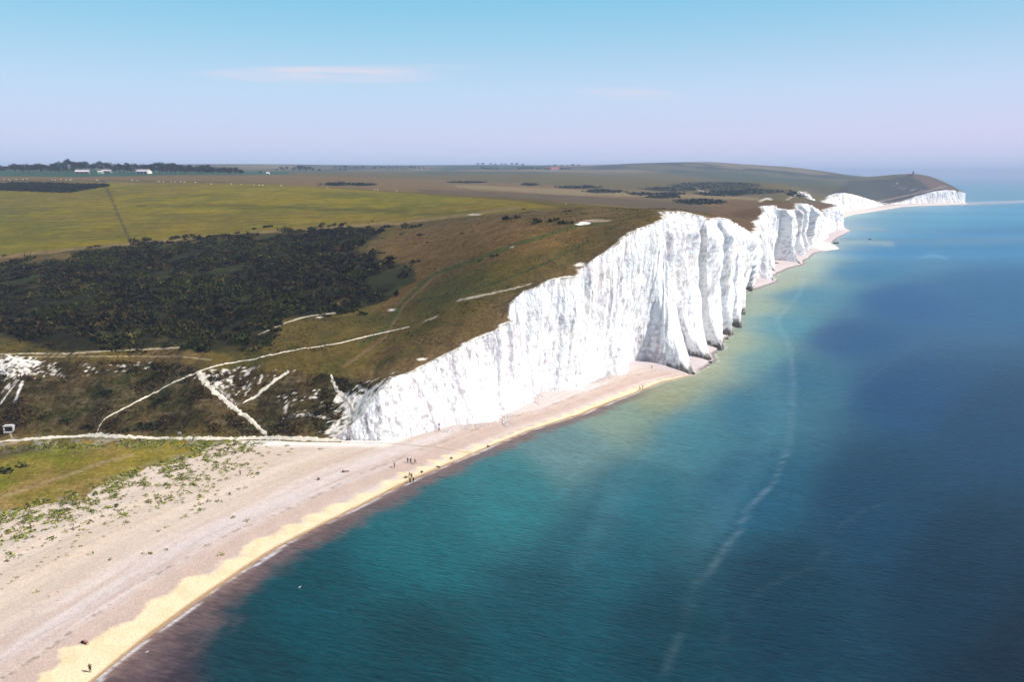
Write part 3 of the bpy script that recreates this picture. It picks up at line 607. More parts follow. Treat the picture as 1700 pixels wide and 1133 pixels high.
crk = rng_node(t, vo.outputs[0], 0.0, 0.12, 0.0, 0.5)
t.links.new(MATH(t, 'ADD', noise_node(t, 0.9, 6, 0.72, (1, 1, .5)), crk), bp.inputs['Height']); t.links.new(bp.outputs[0], b.inputs['Normal'])
chalk_mat = m
def cliff(i0, i1, nt_=150, res=.0011):
    S = B[i0:i1 + 1]
    L_ = np.r_[0, np.cumsum(np.maximum(np.hypot(np.diff(S[:, 0]), np.diff(S[:, 1])), np.abs(np.diff(S[:, 2]))) / (np.sqrt(S[1:, 1] * S[:-1, 1]) * res))]
    u = np.arange(0, L_[-1], 1.0); u = np.r_[u, L_[-1]]
    def ip(c, k=4):
        y = np.interp(u, L_, c)
        return y
    xb = ip(S[:, 0]); yb = ip(S[:, 1]); ty = ip(S[:, 2]); ex_ = ip(S[:, 3])
    tx = Xt(ty); tz = ht(ty)
    sm = np.convolve(np.pad(np.stack([xb, yb])[0], 40, 'edge'), np.ones(81) / 81, 'valid'), np.convolve(np.pad(yb, 40, 'edge'), np.ones(81) / 81, 'valid')
    tg = np.stack([np.gradient(sm[0]), np.gradient(sm[1])]); tg /= np.hypot(*tg) + 1e-9
    nx, ny = tg[1], -tg[0]                                       # seaward
    bz = beach_z(xb, yb); bz = np.minimum(bz, 3.5) - 1.2
    tt = np.linspace(0, 1, nt_)[None]
    s_ = (np.cumsum(np.r_[0, np.hypot(np.diff(ty), np.diff(tx))]))[:, None]; sb = np.cumsum(np.r_[0, np.hypot(np.diff(xb), np.diff(yb))])[:, None]
    sc = np.clip(ty / 380, .8, 3)[:, None]
    e = ex_[:, None]
    g = tt ** e
    kk = 181; bxs = np.convolve(np.pad(xb, kk // 2, 'edge'), np.ones(kk) / kk, 'valid'); bys = np.convolve(np.pad(yb, kk // 2, 'edge'), np.ones(kk) / kk, 'valid')
    off = (xb - bxs) * nx + (yb - bys) * ny; pl = (np.clip(off * .7, -6.5, 4) * sstep(364, 380, yb))[:, None] * sstep(0, .16, tt)
    X = tx[:, None] + (xb - tx)[:, None] * g + nx[:, None] * pl * (1 - g); Yy = ty[:, None] + (yb - ty)[:, None] * g + ny[:, None] * pl * (1 - g)
    hgt = (tz - bz)[:, None]; Z = tz[:, None] - hgt * tt
    # fluting: ribs and gullies that run down the face
    q = s_ * (1 - tt * .5) + sb * tt * .5
    def ridge(x): return 1 - np.abs(2 * x - 1)
    a1 = ridge(fbm(q / 11, Z / 60, 2, 201)) ** 1.5; a2 = ridge(fbm(q / 3.6, Z / 22, 2, 202)); a3 = fbm(q / 1.1, Z / 4.5, 3, 203)
    blk = fbm(q / 6, Z / 9, 3, 204)
    env = np.minimum(1, tt * 7) * (1 - .35 * tt)
    hs = np.clip(hgt / 40, .25, 1.2)
    dsp = env * hs * ((a1 - .55) * 1.9 + (ridge(fbm(q / 24, Z / 90, 2, 207)) - .55) * 2.6 * sstep(335, 350, yb)[:, None] + (a2 - .6) * 1.1 + (blk - .5) * 2.0) * np.minimum(sc, 1.8) + env * (a3 - .5) * .7
    X = X + nx[:, None] * dsp; Yy = Yy + ny[:, None] * dsp
    Z = Z + (fbm(q / 4, tt * 9, 2, 205) - .5) * env * 1.2
    # colour: white chalk, grey patches of stain and painted-in shadow, flint beds, dark weed at the tide line
    c = np.full(X.shape + (3,), 0.0) + np.array((.895, .88, .865))
    def mx(c, m_, dd):
        m_ = np.asarray(m_)[..., None]; return c * (1 - m_) + np.asarray(dd) * m_
    zz = Z + bz[:, None] * 0
    pch = fbm(q / 8, Z / 16, 4, 211); st = fbm(q / 1.3, Z / 26, 3, 212); fl = fbm(q / 1.0, Z / 1.6, 3, 213)
    c = mx(c, sstep(.53, .66, pch) * sstep(.43, .58, st * .5 + fl * .5) * .8, (.50, .46, .50))
    c = mx(c, sstep(.62, .74, st) * .3, (.52, .47, .46))
    c = mx(c, sstep(.62, .70, fl) * .5, (.42, .38, .40))
    lay = (Z + 1.5 * (fbm(q / 30, .5, 2, 9) - .5) + .02 * q) / 2.6 % 1.0
    c = mx(c, sstep(.10, .03, np.abs(lay - .5)) * sstep(.40, .55, fbm(q / 5, Z / 3, 2, 215)) * .5, (.40, .36, .36))
    sea_side = sstep(340, 346, yb)[:, None] * (beach_z(xb, yb) < 2.6)[:, None]
    c = mx(c, sstep(5.5, 2.2, Z + (fl - .5) * 5 + (st - .5) * 3) * sea_side * .9, (.060, .052, .036))
    c = mx(c, sstep(9, 4, Z + (fl - .5) * 4) * (1 - sea_side) * .35 * sstep(.5, .6, pch), (.35, .32, .34))
    warm = sstep(.55, .7, fbm(q / 14, Z / 12, 3, 217)) * sstep(12, 30, hgt - (tz[:, None] - Z)) * .35
    c = mx(c, warm, (.74, .66, .56))
    c = mx(c, sstep(.02, .0, tt) * sstep(.45, .6, fl), (.22, .16, .09))
    # turf clinging to the first, low slope
    tf = sstep(290, 262, ty)[:, None] * sstep(.47, .6, fl * .6 + fbm(q / 5, Z / 4, 3, 218) * .4)
    c = mx(c, tf * .35 * sstep(.3, 0, (tt - .55) * (ty[:, None] > 268)), (.10, .08, .05))
    return X, Yy, Z, np.clip(c, .02, .85)
def bi(Y): return int(np.argmin(np.abs(B[:, 2] - Y)))
CL = [(0, bi(648), 'tall white chalk cliff with fins and aprons rising behind the pale beach', 150, .0011),
      (bi(648), bi(1110), 'white chalk cliff with grey fins standing in the sea, beyond the first dip', 110, .0012),
      (bi(1110), bi(1620), 'pale chalk cliff block with a dark edge, beyond the chalk fan', 70, .0014),
      (bi(1620), bi(2320), 'long low white cliff sloping down to the gap before the headland', 50, .0014),
      (bi(2320), len(B) - 1, 'distant chalk cliff of the headland below the lighthouse', 50, .0010)]
for a, bb, lab, n_, rs in CL:
    X, Yy, Z, c = cliff(a, bb, n_, rs)
    o = mesh('cliff', np.stack([X, Yy, Z], -1).reshape(-1, 3), grid_faces(*X.shape)[:, ::-1], chalk_mat, smooth=False, cols={'tint': c.reshape(-1, 3)})
    tag(o, lab, None, None, 'structure')
# far side of the headland
Yq = np.linspace(2498, 2640, 60); xq = edge_x(Yq); hq = land_h(xq, Yq, True); tt = np.linspace(0, 1, 20)[None]
X = np.repeat(xq[:, None], 20, 1) + 3 * tt; Z = hq[:, None] * (1 - tt) - 2 * tt
tag(mesh('cliff', np.stack([X, np.repeat(Yq[:, None], 20, 1), Z], -1).reshape(-1, 3), grid_faces(60, 20)[:, ::-1], chalk_mat, cols={'tint': np.full((1200, 3), .76)}), 'seaward chalk face turning the end of the headland', None, None, 'structure')
# ------------------------------------------------------------------ chalk footpaths
def gz(X, Y):
    X = np.asarray(X, float); Y = np.asarray(Y, float)
    a = land_h(X, Y); bz = beach_z(X, Y)
    return np.where(Y < 262, np.maximum(np.where(X <= edge_x(Y), a, -9), np.where(X > -300, bz, -9) * (Y < 248) - 9.0 * (Y >= 248)), np.where(X <= edge_x(Y), a, bz))
path_mat = simple('trodden_chalk', (.60, .54, .44), 0.95, .18, 1.4, .05)
def ribbon(pts, w0, w1, name, label, seed, rag=.6):
    P2 = []
    for (a, b) in zip(pts[:-1], pts[1:]):
        k = max(1, int(math.hypot(b[0] - a[0], b[1] - a[1]) / 9))
        P2 += [(a[0] + (b[0] - a[0]) * i / k, a[1] + (b[1] - a[1]) * i / k) for i in range(k)]
    P2.append(pts[-1]); G = np.array([ground(*q)[:2] for q in P2])
    s = np.r_[0, np.cumsum(np.hypot(*np.diff(G, axis=0).T))]; u = np.arange(0, s[-1], .35)
    x = np.interp(u, s, G[:, 0]); y = np.interp(u, s, G[:, 1])
    for _ in range(2): x = np.convolve(np.pad(x, 6, 'edge'), np.ones(13) / 13, 'valid'); y = np.convolve(np.pad(y, 6, 'edge'), np.ones(13) / 13, 'valid')
    tx = np.gradient(x); ty = np.gradient(y); l = np.hypot(tx, ty) + 1e-9; nx, ny = -ty / l, tx / l
    w = np.interp(u, [0, u[-1]], [w0, w1]) * (.75 + .5 * fbm(u / 9, seed, 2, seed))
    wl = w * (1 + (fbm(u / 1.3, 1.5, 3, seed + 1) - .5) * 2 * rag); wr = w * (1 + (fbm(u / 1.3, 4.5, 3, seed + 2) - .5) * 2 * rag)
    c = np.linspace(-1, 1, 7)[None]; off = np.where(c < 0, c * wl[:, None], c * wr[:, None]) * .5
    X = x[:, None] + nx[:, None] * off; Y = y[:, None] + ny[:, None] * off; Z = gz(X, Y) + .18 - .5 * np.abs(c) ** 1.5 * fbm(X / .7, Y / .7, 2, seed + 3)
    o = mesh(name, np.stack([X, Y, Z], -1).reshape(-1, 3), grid_faces(len(u), 7)[:, ::-1], path_mat, smooth=True)
    return tag(o, label, None, None, 'structure')
PATHS = [([(-120, 742), (0, 733.5), (100, 726), (160, 723), (230, 727), (300, 729), (400, 728.5), (450, 727), (520, 730), (585, 733)], 1.2, 2.0, 'broad white path along the foot of the scrubby slope'),
         ([(160, 722), (163, 712), (166, 702), (178, 693), (200, 682), (250, 655), (300, 630), (345, 612), (380, 603), (420, 597), (480, 583), (560, 571), (620, 556), (684, 542)], 0.45, 1.1, 'long chalk path climbing the slope and running up the hill'),
         ([(328, 616), (340, 634), (352, 648), (370, 662), (395, 683), (420, 700), (432, 712), (446, 725)], 2.6, 1.0, 'steep white scar of a path dropping to the beach'),
         ([(484, 614), (470, 622), (450, 638), (425, 657), (398, 673)], 2.0, .5, 'chalk side path slanting down to join the steep one'),
         ([(549, 619), (553, 640), (566, 655), (580, 670), (590, 690)], 1.0, 2.0, 'narrow white path ending in the chalk scree')]
for i, (p, a, b_, lab) in enumerate(PATHS): ribbon(p, a, b_, 'path', lab, 300 + i * 7)

# ------------------------------------------------------------------ foliage
def leaf_mat(name):
    m, t, b = new_mat(name, 0.9, 0.05)
    at = t.nodes.new('ShaderNodeAttribute'); at.attribute_name = 'tint'
    f = rng_node(t, noise_node(t, 1.5, 3), .3, .7, .75, 1.25)
    t.links.new(MIX(t, 1.0, at.outputs[0], f, 'MULTIPLY'), b.inputs['Base Color'])
    return m
leafm = leaf_mat('foliage')
def tufts(X, Y, Z, r, hgt, n_, cols_, size=.42, rg=rng):
    """n_ leaf clumps scattered over each dome; returns vertices, faces, colours"""
    N_ = len(X); th = rg.uniform(0, 2 * np.pi, (N_, n_)); cz = rg.uniform(0.0, 1, (N_, n_)); rr = rg.uniform(.55, 1.05, (N_, n_))
    sr = np.sqrt(1 - cz ** 2) * rr
    c = np.stack([X[:, None] + r[:, None] * sr * np.cos(th), Y[:, None] + r[:, None] * sr * np.sin(th), Z[:, None] + hgt[:, None] * cz * rr], -1)
    v = rg.normal(0, 1, (N_, n_, 3, 3)); v /= np.linalg.norm(v, axis=-1, keepdims=True) + 1e-9
    v = v * (r[:, None, None, None] * size * rg.uniform(.6, 1.3, (N_, n_, 1, 1)))
    V = (c[:, :, None] + v).reshape(-1, 3)
    cc = cols_[:, None, :] * rg.uniform(.6, 1.45, (N_, n_, 1)); cc = np.repeat(cc[:, :, None], 3, 2).reshape(-1, 3)
    return V, np.arange(len(V)).reshape(-1, 3), cc
def scatter(poly, n_, yr, xr_, noise=0.0, sd0=0.0, wn=12, ns_=8.0):
    X = rng.uniform(*xr_, n_); Y = rng.uniform(*yr, n_); ok = X < edge_x(Y) - .5; X, Y = X[ok], Y[ok]; Z = land_h(X, Y)
    px, py = proj(X, Y, Z); sd = poly_sd(px, py, poly) + (fbm(X / ns_, Y / ns_, 3, 62) - .5) * wn
    k = sd > sd0
    return X[k], Y[k], Z[k]
X, Y, Z = scatter(SCRUB, 62000, (285, 720), (-620, 10), wn=46)
k = fbm(X / 22, Y / 22, 3, 401) < .70; X, Y, Z = X[k], Y[k], Z[k]
print('scrub', len(X)); k = np.arange(len(X)) < 15000; X, Y, Z = X[k], Y[k], Z[k]
big = fbm(X / 14, Y / 14, 3, 402); r = (.55 + 1.9 * rng.uniform(0, 1, len(X)) ** 2) * (.5 + 1.3 * big)
g0 = rng.uniform(0, 1, (len(X), 1)); g1 = sstep(.46, .66, fbm(X / 25, Y / 25, 3, 403))[:, None]; n2 = rng.uniform(0, 1, (len(X), 1))
cc = np.where(g0 > .7, np.array((.024, .017, .008)), np.array((.010, .011, .0045))) * (1 - g1) + np.array((.021, .025, .006)) * g1
cc = np.where(n2 > .86, np.array((.036, .032, .013)), cc)
cc = cc * np.array((1.25, 1.12, .9)) * rng.uniform(.5, 1.8, (len(cc), 1)); V, Fc, cl = tufts(X, Y, Z - .2, r, r * .75, 30, cc)
tag(mesh('scrub', V, Fc, leafm, cols={'tint': cl}), 'dark dense scrub filling the dry valley on the left', 'scrub', None, 'stuff')
X, Y, Z = scatter(STEEP, 16000, (246, 292), (-250, -38), wn=5)
lc = land_col(X, Y, Z); px, py = proj(X, Y, Z); pd = np.min([line_d(px, py, p[0]) for p in PATHS], 0)
k = (lc.mean(1) < .2) & (pd > 5) & (rng.uniform(0, 1, len(X)) < .35 + .65 * (fbm(X / 5, Y / 5, 3, 411) > .45)); X, Y, Z, lc = X[k], Y[k], Z[k], lc[k]
print('slope scrub', len(X)); r = rng.uniform(.22, .62, len(X)) * (1 + 1.3 * (fbm(X / 9, Y / 9, 2, 412) > .6))
V, Fc, cl = tufts(X, Y, Z - .1, r, r * .9, 14, lc * np.array((.95, .82, .85)))
tag(mesh('low_scrub', V, Fc, leafm, cols={'tint': cl}), 'low brown and green scrub covering the steep bank above the path', 'scrub', None, 'stuff')
X, Y, Z = scatter(HEDGE, 60000, (700, 1150), (-720, -480), wn=1.5)
k = np.arange(len(X)) < 2600; X, Y, Z = X[k], Y[k], Z[k]; r = rng.uniform(1.4, 3.0, len(X))
V, Fc, cl = tufts(X, Y, Z - .2, r, r * 1.1, 24, np.tile((.018, .021, .010), (len(X), 1)))
tag(mesh('thicket', V, Fc, leafm, cols={'tint': cl}), 'long dark thicket lying in the yellow field at the far left', 'thicket', None, 'stuff')
# dry grass tussocks on the open hill
n_ = 60000; Y = 284 + 420 * rng.uniform(0, 1, n_) ** 1.6; X = rng.uniform(-230, 130, n_); k = X < edge_x(Y) - 1.0; X, Y = X[k], Y[k]; Z = land_h(X, Y); px, py = proj(X, Y, Z)
ok = (poly_sd(px, py, SCRUB) < -4) & (poly_sd(px, py, YELLOW) < -2) & (py > 345) & (px > -40) & (rng.uniform(0, 1, len(X)) < sstep(.40, .62, fbm(X / 8, Y / 8, 3, 421)))
X, Y, Z = X[ok], Y[ok], Z[ok]; lc = land_col(X, Y, Z); k = lc.mean(1) < .15; X, Y, Z, lc = X[k][:24000], Y[k][:24000], Z[k][:24000], lc[k][:24000]; print('tussocks', len(X))
r = rng.uniform(.18, .55, len(X)); q = rng.uniform(0, 1, (len(X), 1)); cc = np.where(q > .75, lc * np.array((1.9, 1.6, 1.3)), np.where(q > .4, lc * 1.1, lc * .55))
V, Fc, cl = tufts(X, Y, Z - .05, r, r * .8, 7, cc, .55)
tag(mesh('tussock_grass', V, Fc, leafm, cols={'tint': cl}), 'dry grass tussocks covering the open hillside above the cliffs', 'grass', None, 'stuff')
# far scrub and woodland strips that read as one mass
far_pts = []
for (sx, sy, rx, ry) in DARKS[2:]:
    k = int(70 + rx * 5); a = rng.uniform(0, 2 * np.pi, k); q = np.sqrt(rng.uniform(0, 1, k))
    for ax, qq in zip(a, q): far_pts.append((sx + rx * qq * math.cos(ax) * 1.0, sy + ry * .8 * qq * math.sin(ax)))
LG = None
def ground_many(P_):
    out = []
    for q in P_: out.append(ground(*q))
    return np.array(out)
idx = rng.choice(len(far_pts), min(900, len(far_pts)), replace=False)
G = ground_many([far_pts[i] for i in idx]); G = G[G[:, 1] < 3500]; G = np.repeat(G, 3, 0)
X = G[:, 0] + rng.normal(0, 5, len(G)); Y = G[:, 1] + rng.normal(0, 10, len(G)); Z = land_h(X, Y); r = rng.uniform(1.2, 2.6, len(X))
V, Fc, cl = tufts(X, Y, Z - .3, r, r * .9, 12, np.tile((.022, .028, .014), (len(X), 1)), .6)
tag(mesh('far_scrub', V, Fc, leafm, cols={'tint': cl}), 'scattered dark gorse and thorn on the farther hills', 'scrub', None, 'stuff')

# single bushes that stand apart on the hill
def tuft_thing(name, loc, rx, ry, hz, n_, c, seed, size=.34, mat=leafm):
    rg = np.random.default_rng(seed); k = max(1, int(rx / ry + .5)); xs = np.linspace(-1, 1, k) * (rx - ry) if k > 1 else np.zeros(1)
    V, Fc, cl = tufts(xs, rg.normal(0, .15 * ry, len(xs)), np.full(len(xs), -.1), np.full(len(xs), ry) * rg.uniform(.8, 1.15, len(xs)), np.full(len(xs), hz) * rg.uniform(.75, 1.1, len(xs)), n_, np.tile(c, (len(xs), 1)), size, rg)
    o = mesh(name, V, Fc, mat, cols={'tint': cl}); o.location = loc; return o
BUSH = [(822, 424, 10, 2.8, 'isolated dark bush beside the green track, just below it'), (797, 432.5, 5, 1.8, 'small dark bush left of the larger bush below the green track'), (770, 386.5, 6, 1.5, 'dark bush alone on the brown bank near its middle'),
        (711, 402, 4, 1.5, 'little dark bush left of the lone bush on the brown bank'), (942, 350, 7, 2.0, 'low bush on the crest above the dark thorn clump'), (870, 347, 4, 1.4, 'small round bush on the skyline side of the yellow field'),
        (686, 375, 22, 5, 'long dark bush at the corner of the yellow field and the track'), (668, 388, 6, 1.6, 'flat dark bush just under the long corner bush'), (700, 389.5, 8, 1.6, 'thin bush right of the flat bush near the field corner'), (645, 376, 12, 2.5, 'low bush at the top right end of the dark scrub'),
        (690, 434, 13, 3.5, 'green bush off the right tip of the dark scrub'), (583, 612, 0, 0, ''), (850, 361.5, 20, 4, 'left clump of thorn bushes above the brown bank'), (905, 366, 26, 5, 'middle clump of thorn bushes left of the white chalk scar'), (938, 369, 16, 3.5, 'right clump of thorn bushes touching the white chalk scar'),
        (10, 780, 14, 8, 'dark round bush at the left edge of the meadow'), (35, 772, 12, 8, 'taller dark bush at the edge of the meadow, right of the round one'), (380, 715, 12, 4, ''), (244, 704, 20, 6, 'dark bush low on the slope above the white path'), (205, 714, 12, 4, 'green bush beside the path junction'), (110, 697, 14, 5, 'dark leafy bush on the left part of the slope'), (175, 650, 14, 9, 'tall dark bush in the gully halfway up the slope')]
for i, (x, y, wx, hy, lab) in enumerate(BUSH):
    if not lab: continue
    g = ground(x, y + hy * .6); s = g[1] / F
    o = tuft_thing('bush', (g[0], g[1], g[2] - .1), wx * s, max(min(wx * s * .6, 3.5), .5), max(hy * s * 1.5, .7), 60, (.020, .026, .010), 500 + i)
    tag(o, lab, 'bush')

# plants growing on the shingle
PL = [(532, 746, 7), (477, 741, 6), (484, 746.5, 6), (480, 751, 5), (446, 752.5, 5), (463, 756, 6), (424, 742, 4), (401, 746.5, 7), (443, 742.5, 4), (428, 754, 6), (417, 764, 5), (410, 770.5, 6), (393, 775, 5), (376, 782, 6), (367, 786, 6), (398, 759, 4),
      (324, 806, 4), (315, 810, 3.5), (343, 809, 5), (285, 818, 5), (244, 825, 5), (237, 824, 3), (226, 832.5, 5), (217, 836, 3.5), (305, 828.5, 5), (291, 836, 5), (263, 845.5, 5), (249, 850, 4.5), (219, 848.5, 4), (215, 858, 4), (225, 852.5, 5), (213, 869, 5.5), (205, 872, 5), (195, 874.5, 3), (187, 867, 5), (180, 874, 4), (171, 858.5, 5), (157, 860, 4), (143, 866, 4),
      (172, 892, 4.5), (146, 881, 4), (150, 885.5, 5), (70, 907, 5), (98, 912, 4.5), (125, 900, 5.5), (120, 904, 4), (134, 908, 6), (110, 920, 4), (98, 926, 5), (92, 930, 4), (45, 914, 4.5), (34, 923, 6), (69, 934, 6.5), (62, 941, 5), (74, 927, 4), (40, 932, 3), (11, 933, 6.5), (25, 947, 3), (54, 949, 3.5), (28, 960, 6), (20, 966, 6), (14, 970, 3.5), (3, 979, 4), (22, 778 + 180, 3),
      (340, 772, 5), (352, 765, 5), (330, 780, 4), (300, 797, 4), (310, 790, 4), (275, 806, 4), (372, 757, 5), (389, 751, 4), (360, 776, 4), (345, 790, 3.5), (255, 817, 3.5), (150, 850, 4), (105, 885, 4), (88, 892, 4), (66, 896, 3.5), (40, 901, 4), (20, 905, 4), (8, 915, 4)]
pc = [(.24, .25, .04), (.19, .21, .04), (.27, .26, .05)]
proto = [tuft_thing('beach_plant', (0, 0, 0), 1.0, .85, .5, 64, pc[i % 3], 700 + i, .26) for i in range(5)]
used = set()
for i, (x, y, wx) in enumerate(PL):
    g = ground(x, y); j = i % 5; s = wx * .82 * g[1] / F
    o = proto[j] if j not in used else proto[j].copy()
    if j in used: C.objects.link(o)
    used.add(j); o.location = (g[0], g[1], g[2] - .03); o.scale = (s * 1.15, s * rng.uniform(.7, 1.0), s * .95); o.rotation_euler = (0, 0, rng.uniform(-.5, .5))
    tag(o, 'low yellow-green plant clump growing on the pale shingle', 'plant', 'plants dotted over the shingle')
PL[0:1] and tag(proto[0], 'lone low plant on bare shingle, farthest right, just below the white path', 'plant', 'plants dotted over the shingle')
# the belt of small plants and driftwood along the turf edge
n_ = 26000; X = rng.uniform(-170, -50, n_); Y = rng.uniform(105, 246, n_); Z = np.maximum(beach_z(X, Y), land_h(X, Y)); px, py = proj(X, Y, Z)
sd = -poly_sd(px, py, FLAT); dens = np.exp(-np.maximum(sd, 0) / 26) * (sd > -16) * (.12 + 1.2 * sstep(.46, .62, fbm(X / 3.5, Y / 3.5, 3, 431))) * sstep(-20, 60, 450 - px) * sstep(740, 752, py + .06 * px - 0)
k = rng.uniform(0, 1, n_) < dens * 1.3; X, Y, Z = X[k], Y[k], Z[k]; print('belt', len(X)); r = rng.uniform(.2, .95, len(X))
q = rng.uniform(0, 1, (len(X), 1)); cc = np.where(q > .6, np.array((.19, .22, .03)), np.where(q > .3, np.array((.12, .13, .04)), np.array((.28, .25, .10))))
V, Fc, cl = tufts(X, Y, Z - .03, r, r * .55, 14, cc, .5)
tag(mesh('shingle_plants', V, Fc, leafm, cols={'tint': cl}), 'belt of small mixed plants where the meadow meets the shingle', 'plants', None, 'stuff')
# rough grass on the low meadow
n_ = 16000; X = rng.uniform(-210, -75, n_); Y = rng.uniform(120, 246, n_); Z = land_h(X, Y); px, py = proj(X, Y, Z)
sd = poly_sd(px, py, FLAT); wet = poly_sd(px, py, [(-300, 745), (0, 735), (110, 732), (385, 732), (350, 748), (200, 748), (110, 765), (60, 790), (0, 812), (-300, 850)])
k = (sd > 3) & (rng.uniform(0, 1, n_) < np.where(wet > 0, .55, .06)); X, Y, Z = X[k], Y[k], Z[k]; r = rng.uniform(.15, .5, len(X)); lc = land_col(X, Y, Z)
V, Fc, cl = tufts(X, Y, Z - .05, r, r * .7, 10, lc * np.array((1.1, 1.1, .9)), .5)
tag(mesh('rough_grass', V, Fc, leafm, cols={'tint': cl}), 'rough tufted grass on the low meadow behind the beach', 'grass', None, 'stuff')

# ------------------------------------------------------------------ trees
barkm = simple('bark', (.09, .07, .05), .9)
def crown_mesh(seed, hh, rr, tall=False):
    rg = np.random.default_rng(seed); k = 7
    lx = rg.normal(0, rr * .38, k); ly = rg.normal(0, rr * .38, k); lz = rg.uniform(hh * .28, hh * .68, k)
    cv = rg.uniform(.6, 1.3, (k, 1)); V, Fc, cl = tufts(lx, ly, lz, np.full(k, rr * .62) * rg.uniform(.7, 1.2, k), np.full(k, hh * .28), 75, np.tile((.020, .027, .013), (k, 1)) * cv, .26, rg)
    dn = V.copy(); dn[:, 2] = V[:, 2]
    return V, Fc, cl
def tree_proto(seed):
    rg = random.Random(seed); hh = rg.uniform(10, 14); rr = rg.uniform(4.2, 5.6)
    root = empty('tree'); V, Fc, cl = crown_mesh(seed, hh, rr); cr = mesh('crown', V, Fc, leafm, root, cols={'tint': cl})
    vs_ = []; fs = []; nseg = 8
    for (x0, y0, z0, x1, y1, z1, r0, r1) in [(0, 0, -.6, .2, 0, hh * .5, .38, .22), (.1, 0, hh * .32, rr * .4, .3, hh * .6, .2, .09), (.1, 0, hh * .3, -rr * .4, -.4, hh * .58, .2, .09), (.15, 0, hh * .4, 0, rr * .35, hh * .66, .16, .07)]:
        a = Vector((x1 - x0, y1 - y0, z1 - z0)).normalized(); u = a.orthogonal().normalized(); v_ = a.cross(u); n0 = len(vs_)
        for (px_, r_) in ((Vector((x0, y0, z0)), r0), (Vector((x1, y1, z1)), r1)):
            for i in range(nseg): vs_.append(px_ + (u * math.cos(i * 2 * math.pi / nseg) + v_ * math.sin(i * 2 * math.pi / nseg)) * r_)
        for i in range(nseg): j = (i + 1) % nseg; fs.append((n0 + i, n0 + j, n0 + nseg + j, n0 + nseg + i))
    mesh('trunk', [tuple(v) for v in vs_], fs, barkm, root, True)
    return root
tp = [tree_proto(900 + i) for i in range(5)]; tused = set()
def place_tree(px_, py_, Yd, sc_, label, group, sx=1.0):
    X, _ = at_y(px_, py_, Yd); Z = float(land_h(np.array(X), np.array(float(Yd)))); j = random.randrange(5)
    src = tp[j]
    if j in tused:
        o = src.copy(); C.objects.link(o)
        for ch_ in src.children:
            c2 = ch_.copy(); C.objects.link(c2); c2.parent = o
    else: o = src; tused.add(j)
    o.location = (X, Yd, Z); o.scale = (sc_ * sx, sc_ * sx, sc_); o.rotation_euler = (0, 0, random.uniform(0, 6.28))
    tag(o, label, 'tree', group)
prof = [(-40, 1.1), (0, 1.0), (30, 1.0), (60, 1.05), (100, 1.45), (140, 1.35), (170, 1.25), (200, 1.15), (245, 1.15), (268, 1.35), (285, 1.1), (330, 1.05), (360, 1.0), (398, .85)]
for x in np.arange(-40, 402, 6.6):
    place_tree(x + random.uniform(-2, 2), 285, 1560 + random.uniform(-25, 25), 1.28 * np.interp(x, *zip(*prof)) * random.uniform(.9, 1.12), 'tall dark tree at the back of the wood on the left skyline', 'trees at the back of the skyline wood')
for x in np.arange(26, 402, 7.2):
    if 123 < x < 187 or 224 < x < 254: continue
    place_tree(x + random.uniform(-2, 2), 287, 1450 + random.uniform(-15, 15), random.uniform(.9, 1.2), 'dark bushy tree along the front of the skyline wood', 'trees along the front of the skyline wood')
for x, y, Yd, s_ in [(433, 288, 1750, .6), (467, 286, 2500, .9), (477, 284, 2500, 1.1), (490, 284, 2500, 1.0), (497, 283, 2500, 1.5), (503, 283, 2500, 1.6), (509, 283, 2500, 1.5), (514, 283, 2500, 1.3), (487, 288, 2300, .9), (470, 289, 2300, .8), (498, 289, 2300, 1.0), (508, 289, 2300, .9), (520, 289, 2300, .9), (531, 286, 2300, .8), (460, 290, 2300, .7), (565, 286, 2600, .7), (573, 286, 2600, .8)]:
    place_tree(x, y, Yd, s_, 'blue-dark tree in the small copse right of the skyline wood', 'trees of the small copse beyond the wood', 1.3)
for (x0, x1, y, Yd, st_, s_) in [(558, 602, 283, 3300, 6, .9), (618, 706, 283, 3300, 7, .9), (800, 828, 284, 3300, 6, .9), (862, 912, 284, 3200, 7, 1.0), (925, 948, 284, 3200, 7, .9), (795, 870, 276, 4500, 9, 1.2), (905, 965, 279, 4000, 9, 1.0)]:
    for x in np.arange(x0, x1, st_):
        place_tree(x + random.uniform(-2, 2), y, Yd + random.uniform(-30, 30), s_ * random.uniform(.8, 1.15), 'hazy tree in the thin far row on the middle horizon', 'trees in the far rows on the horizon', 1.8)

# ------------------------------------------------------------------ buildings
def box(cx, cy_, cz, sx, sy, sz):
    v = [(cx + a * sx / 2, cy_ + b_ * sy / 2, cz + c * sz) for c in (0, 1) for b_ in (-1, 1) for a in (-1, 1)]
    return v, [(0, 2, 3, 1), (4, 5, 7, 6), (0, 1, 5, 4), (2, 6, 7, 3), (0, 4, 6, 2), (1, 3, 7, 5)]
def join(parts):
    V = []; Fq = []
    for v, f_ in parts: Fq += [tuple(i + len(V) for i in q) for q in f_]; V += list(v)
    return V, Fq
def gable(L_, W, h0, h1, ov=.4, th=.18):
    a, b_ = L_ / 2 + ov, W / 2 + ov; z0 = h0 - ov * (h1 - h0) / (W / 2)
    prof_ = [(-b_, z0), (0, h1), (b_, z0), (b_, z0 + th), (0, h1 + th), (-b_, z0 + th)]
    V = [(x, y, z) for x in (-a, a) for y, z in prof_]
    Fq = [(i, (i + 1) % 6, (i + 1) % 6 + 6, i + 6) for i in range(6)] + [(0, 1, 4, 5), (1, 2, 3, 4), (6, 11, 10, 7), (7, 10, 9, 8)]
    return V, Fq
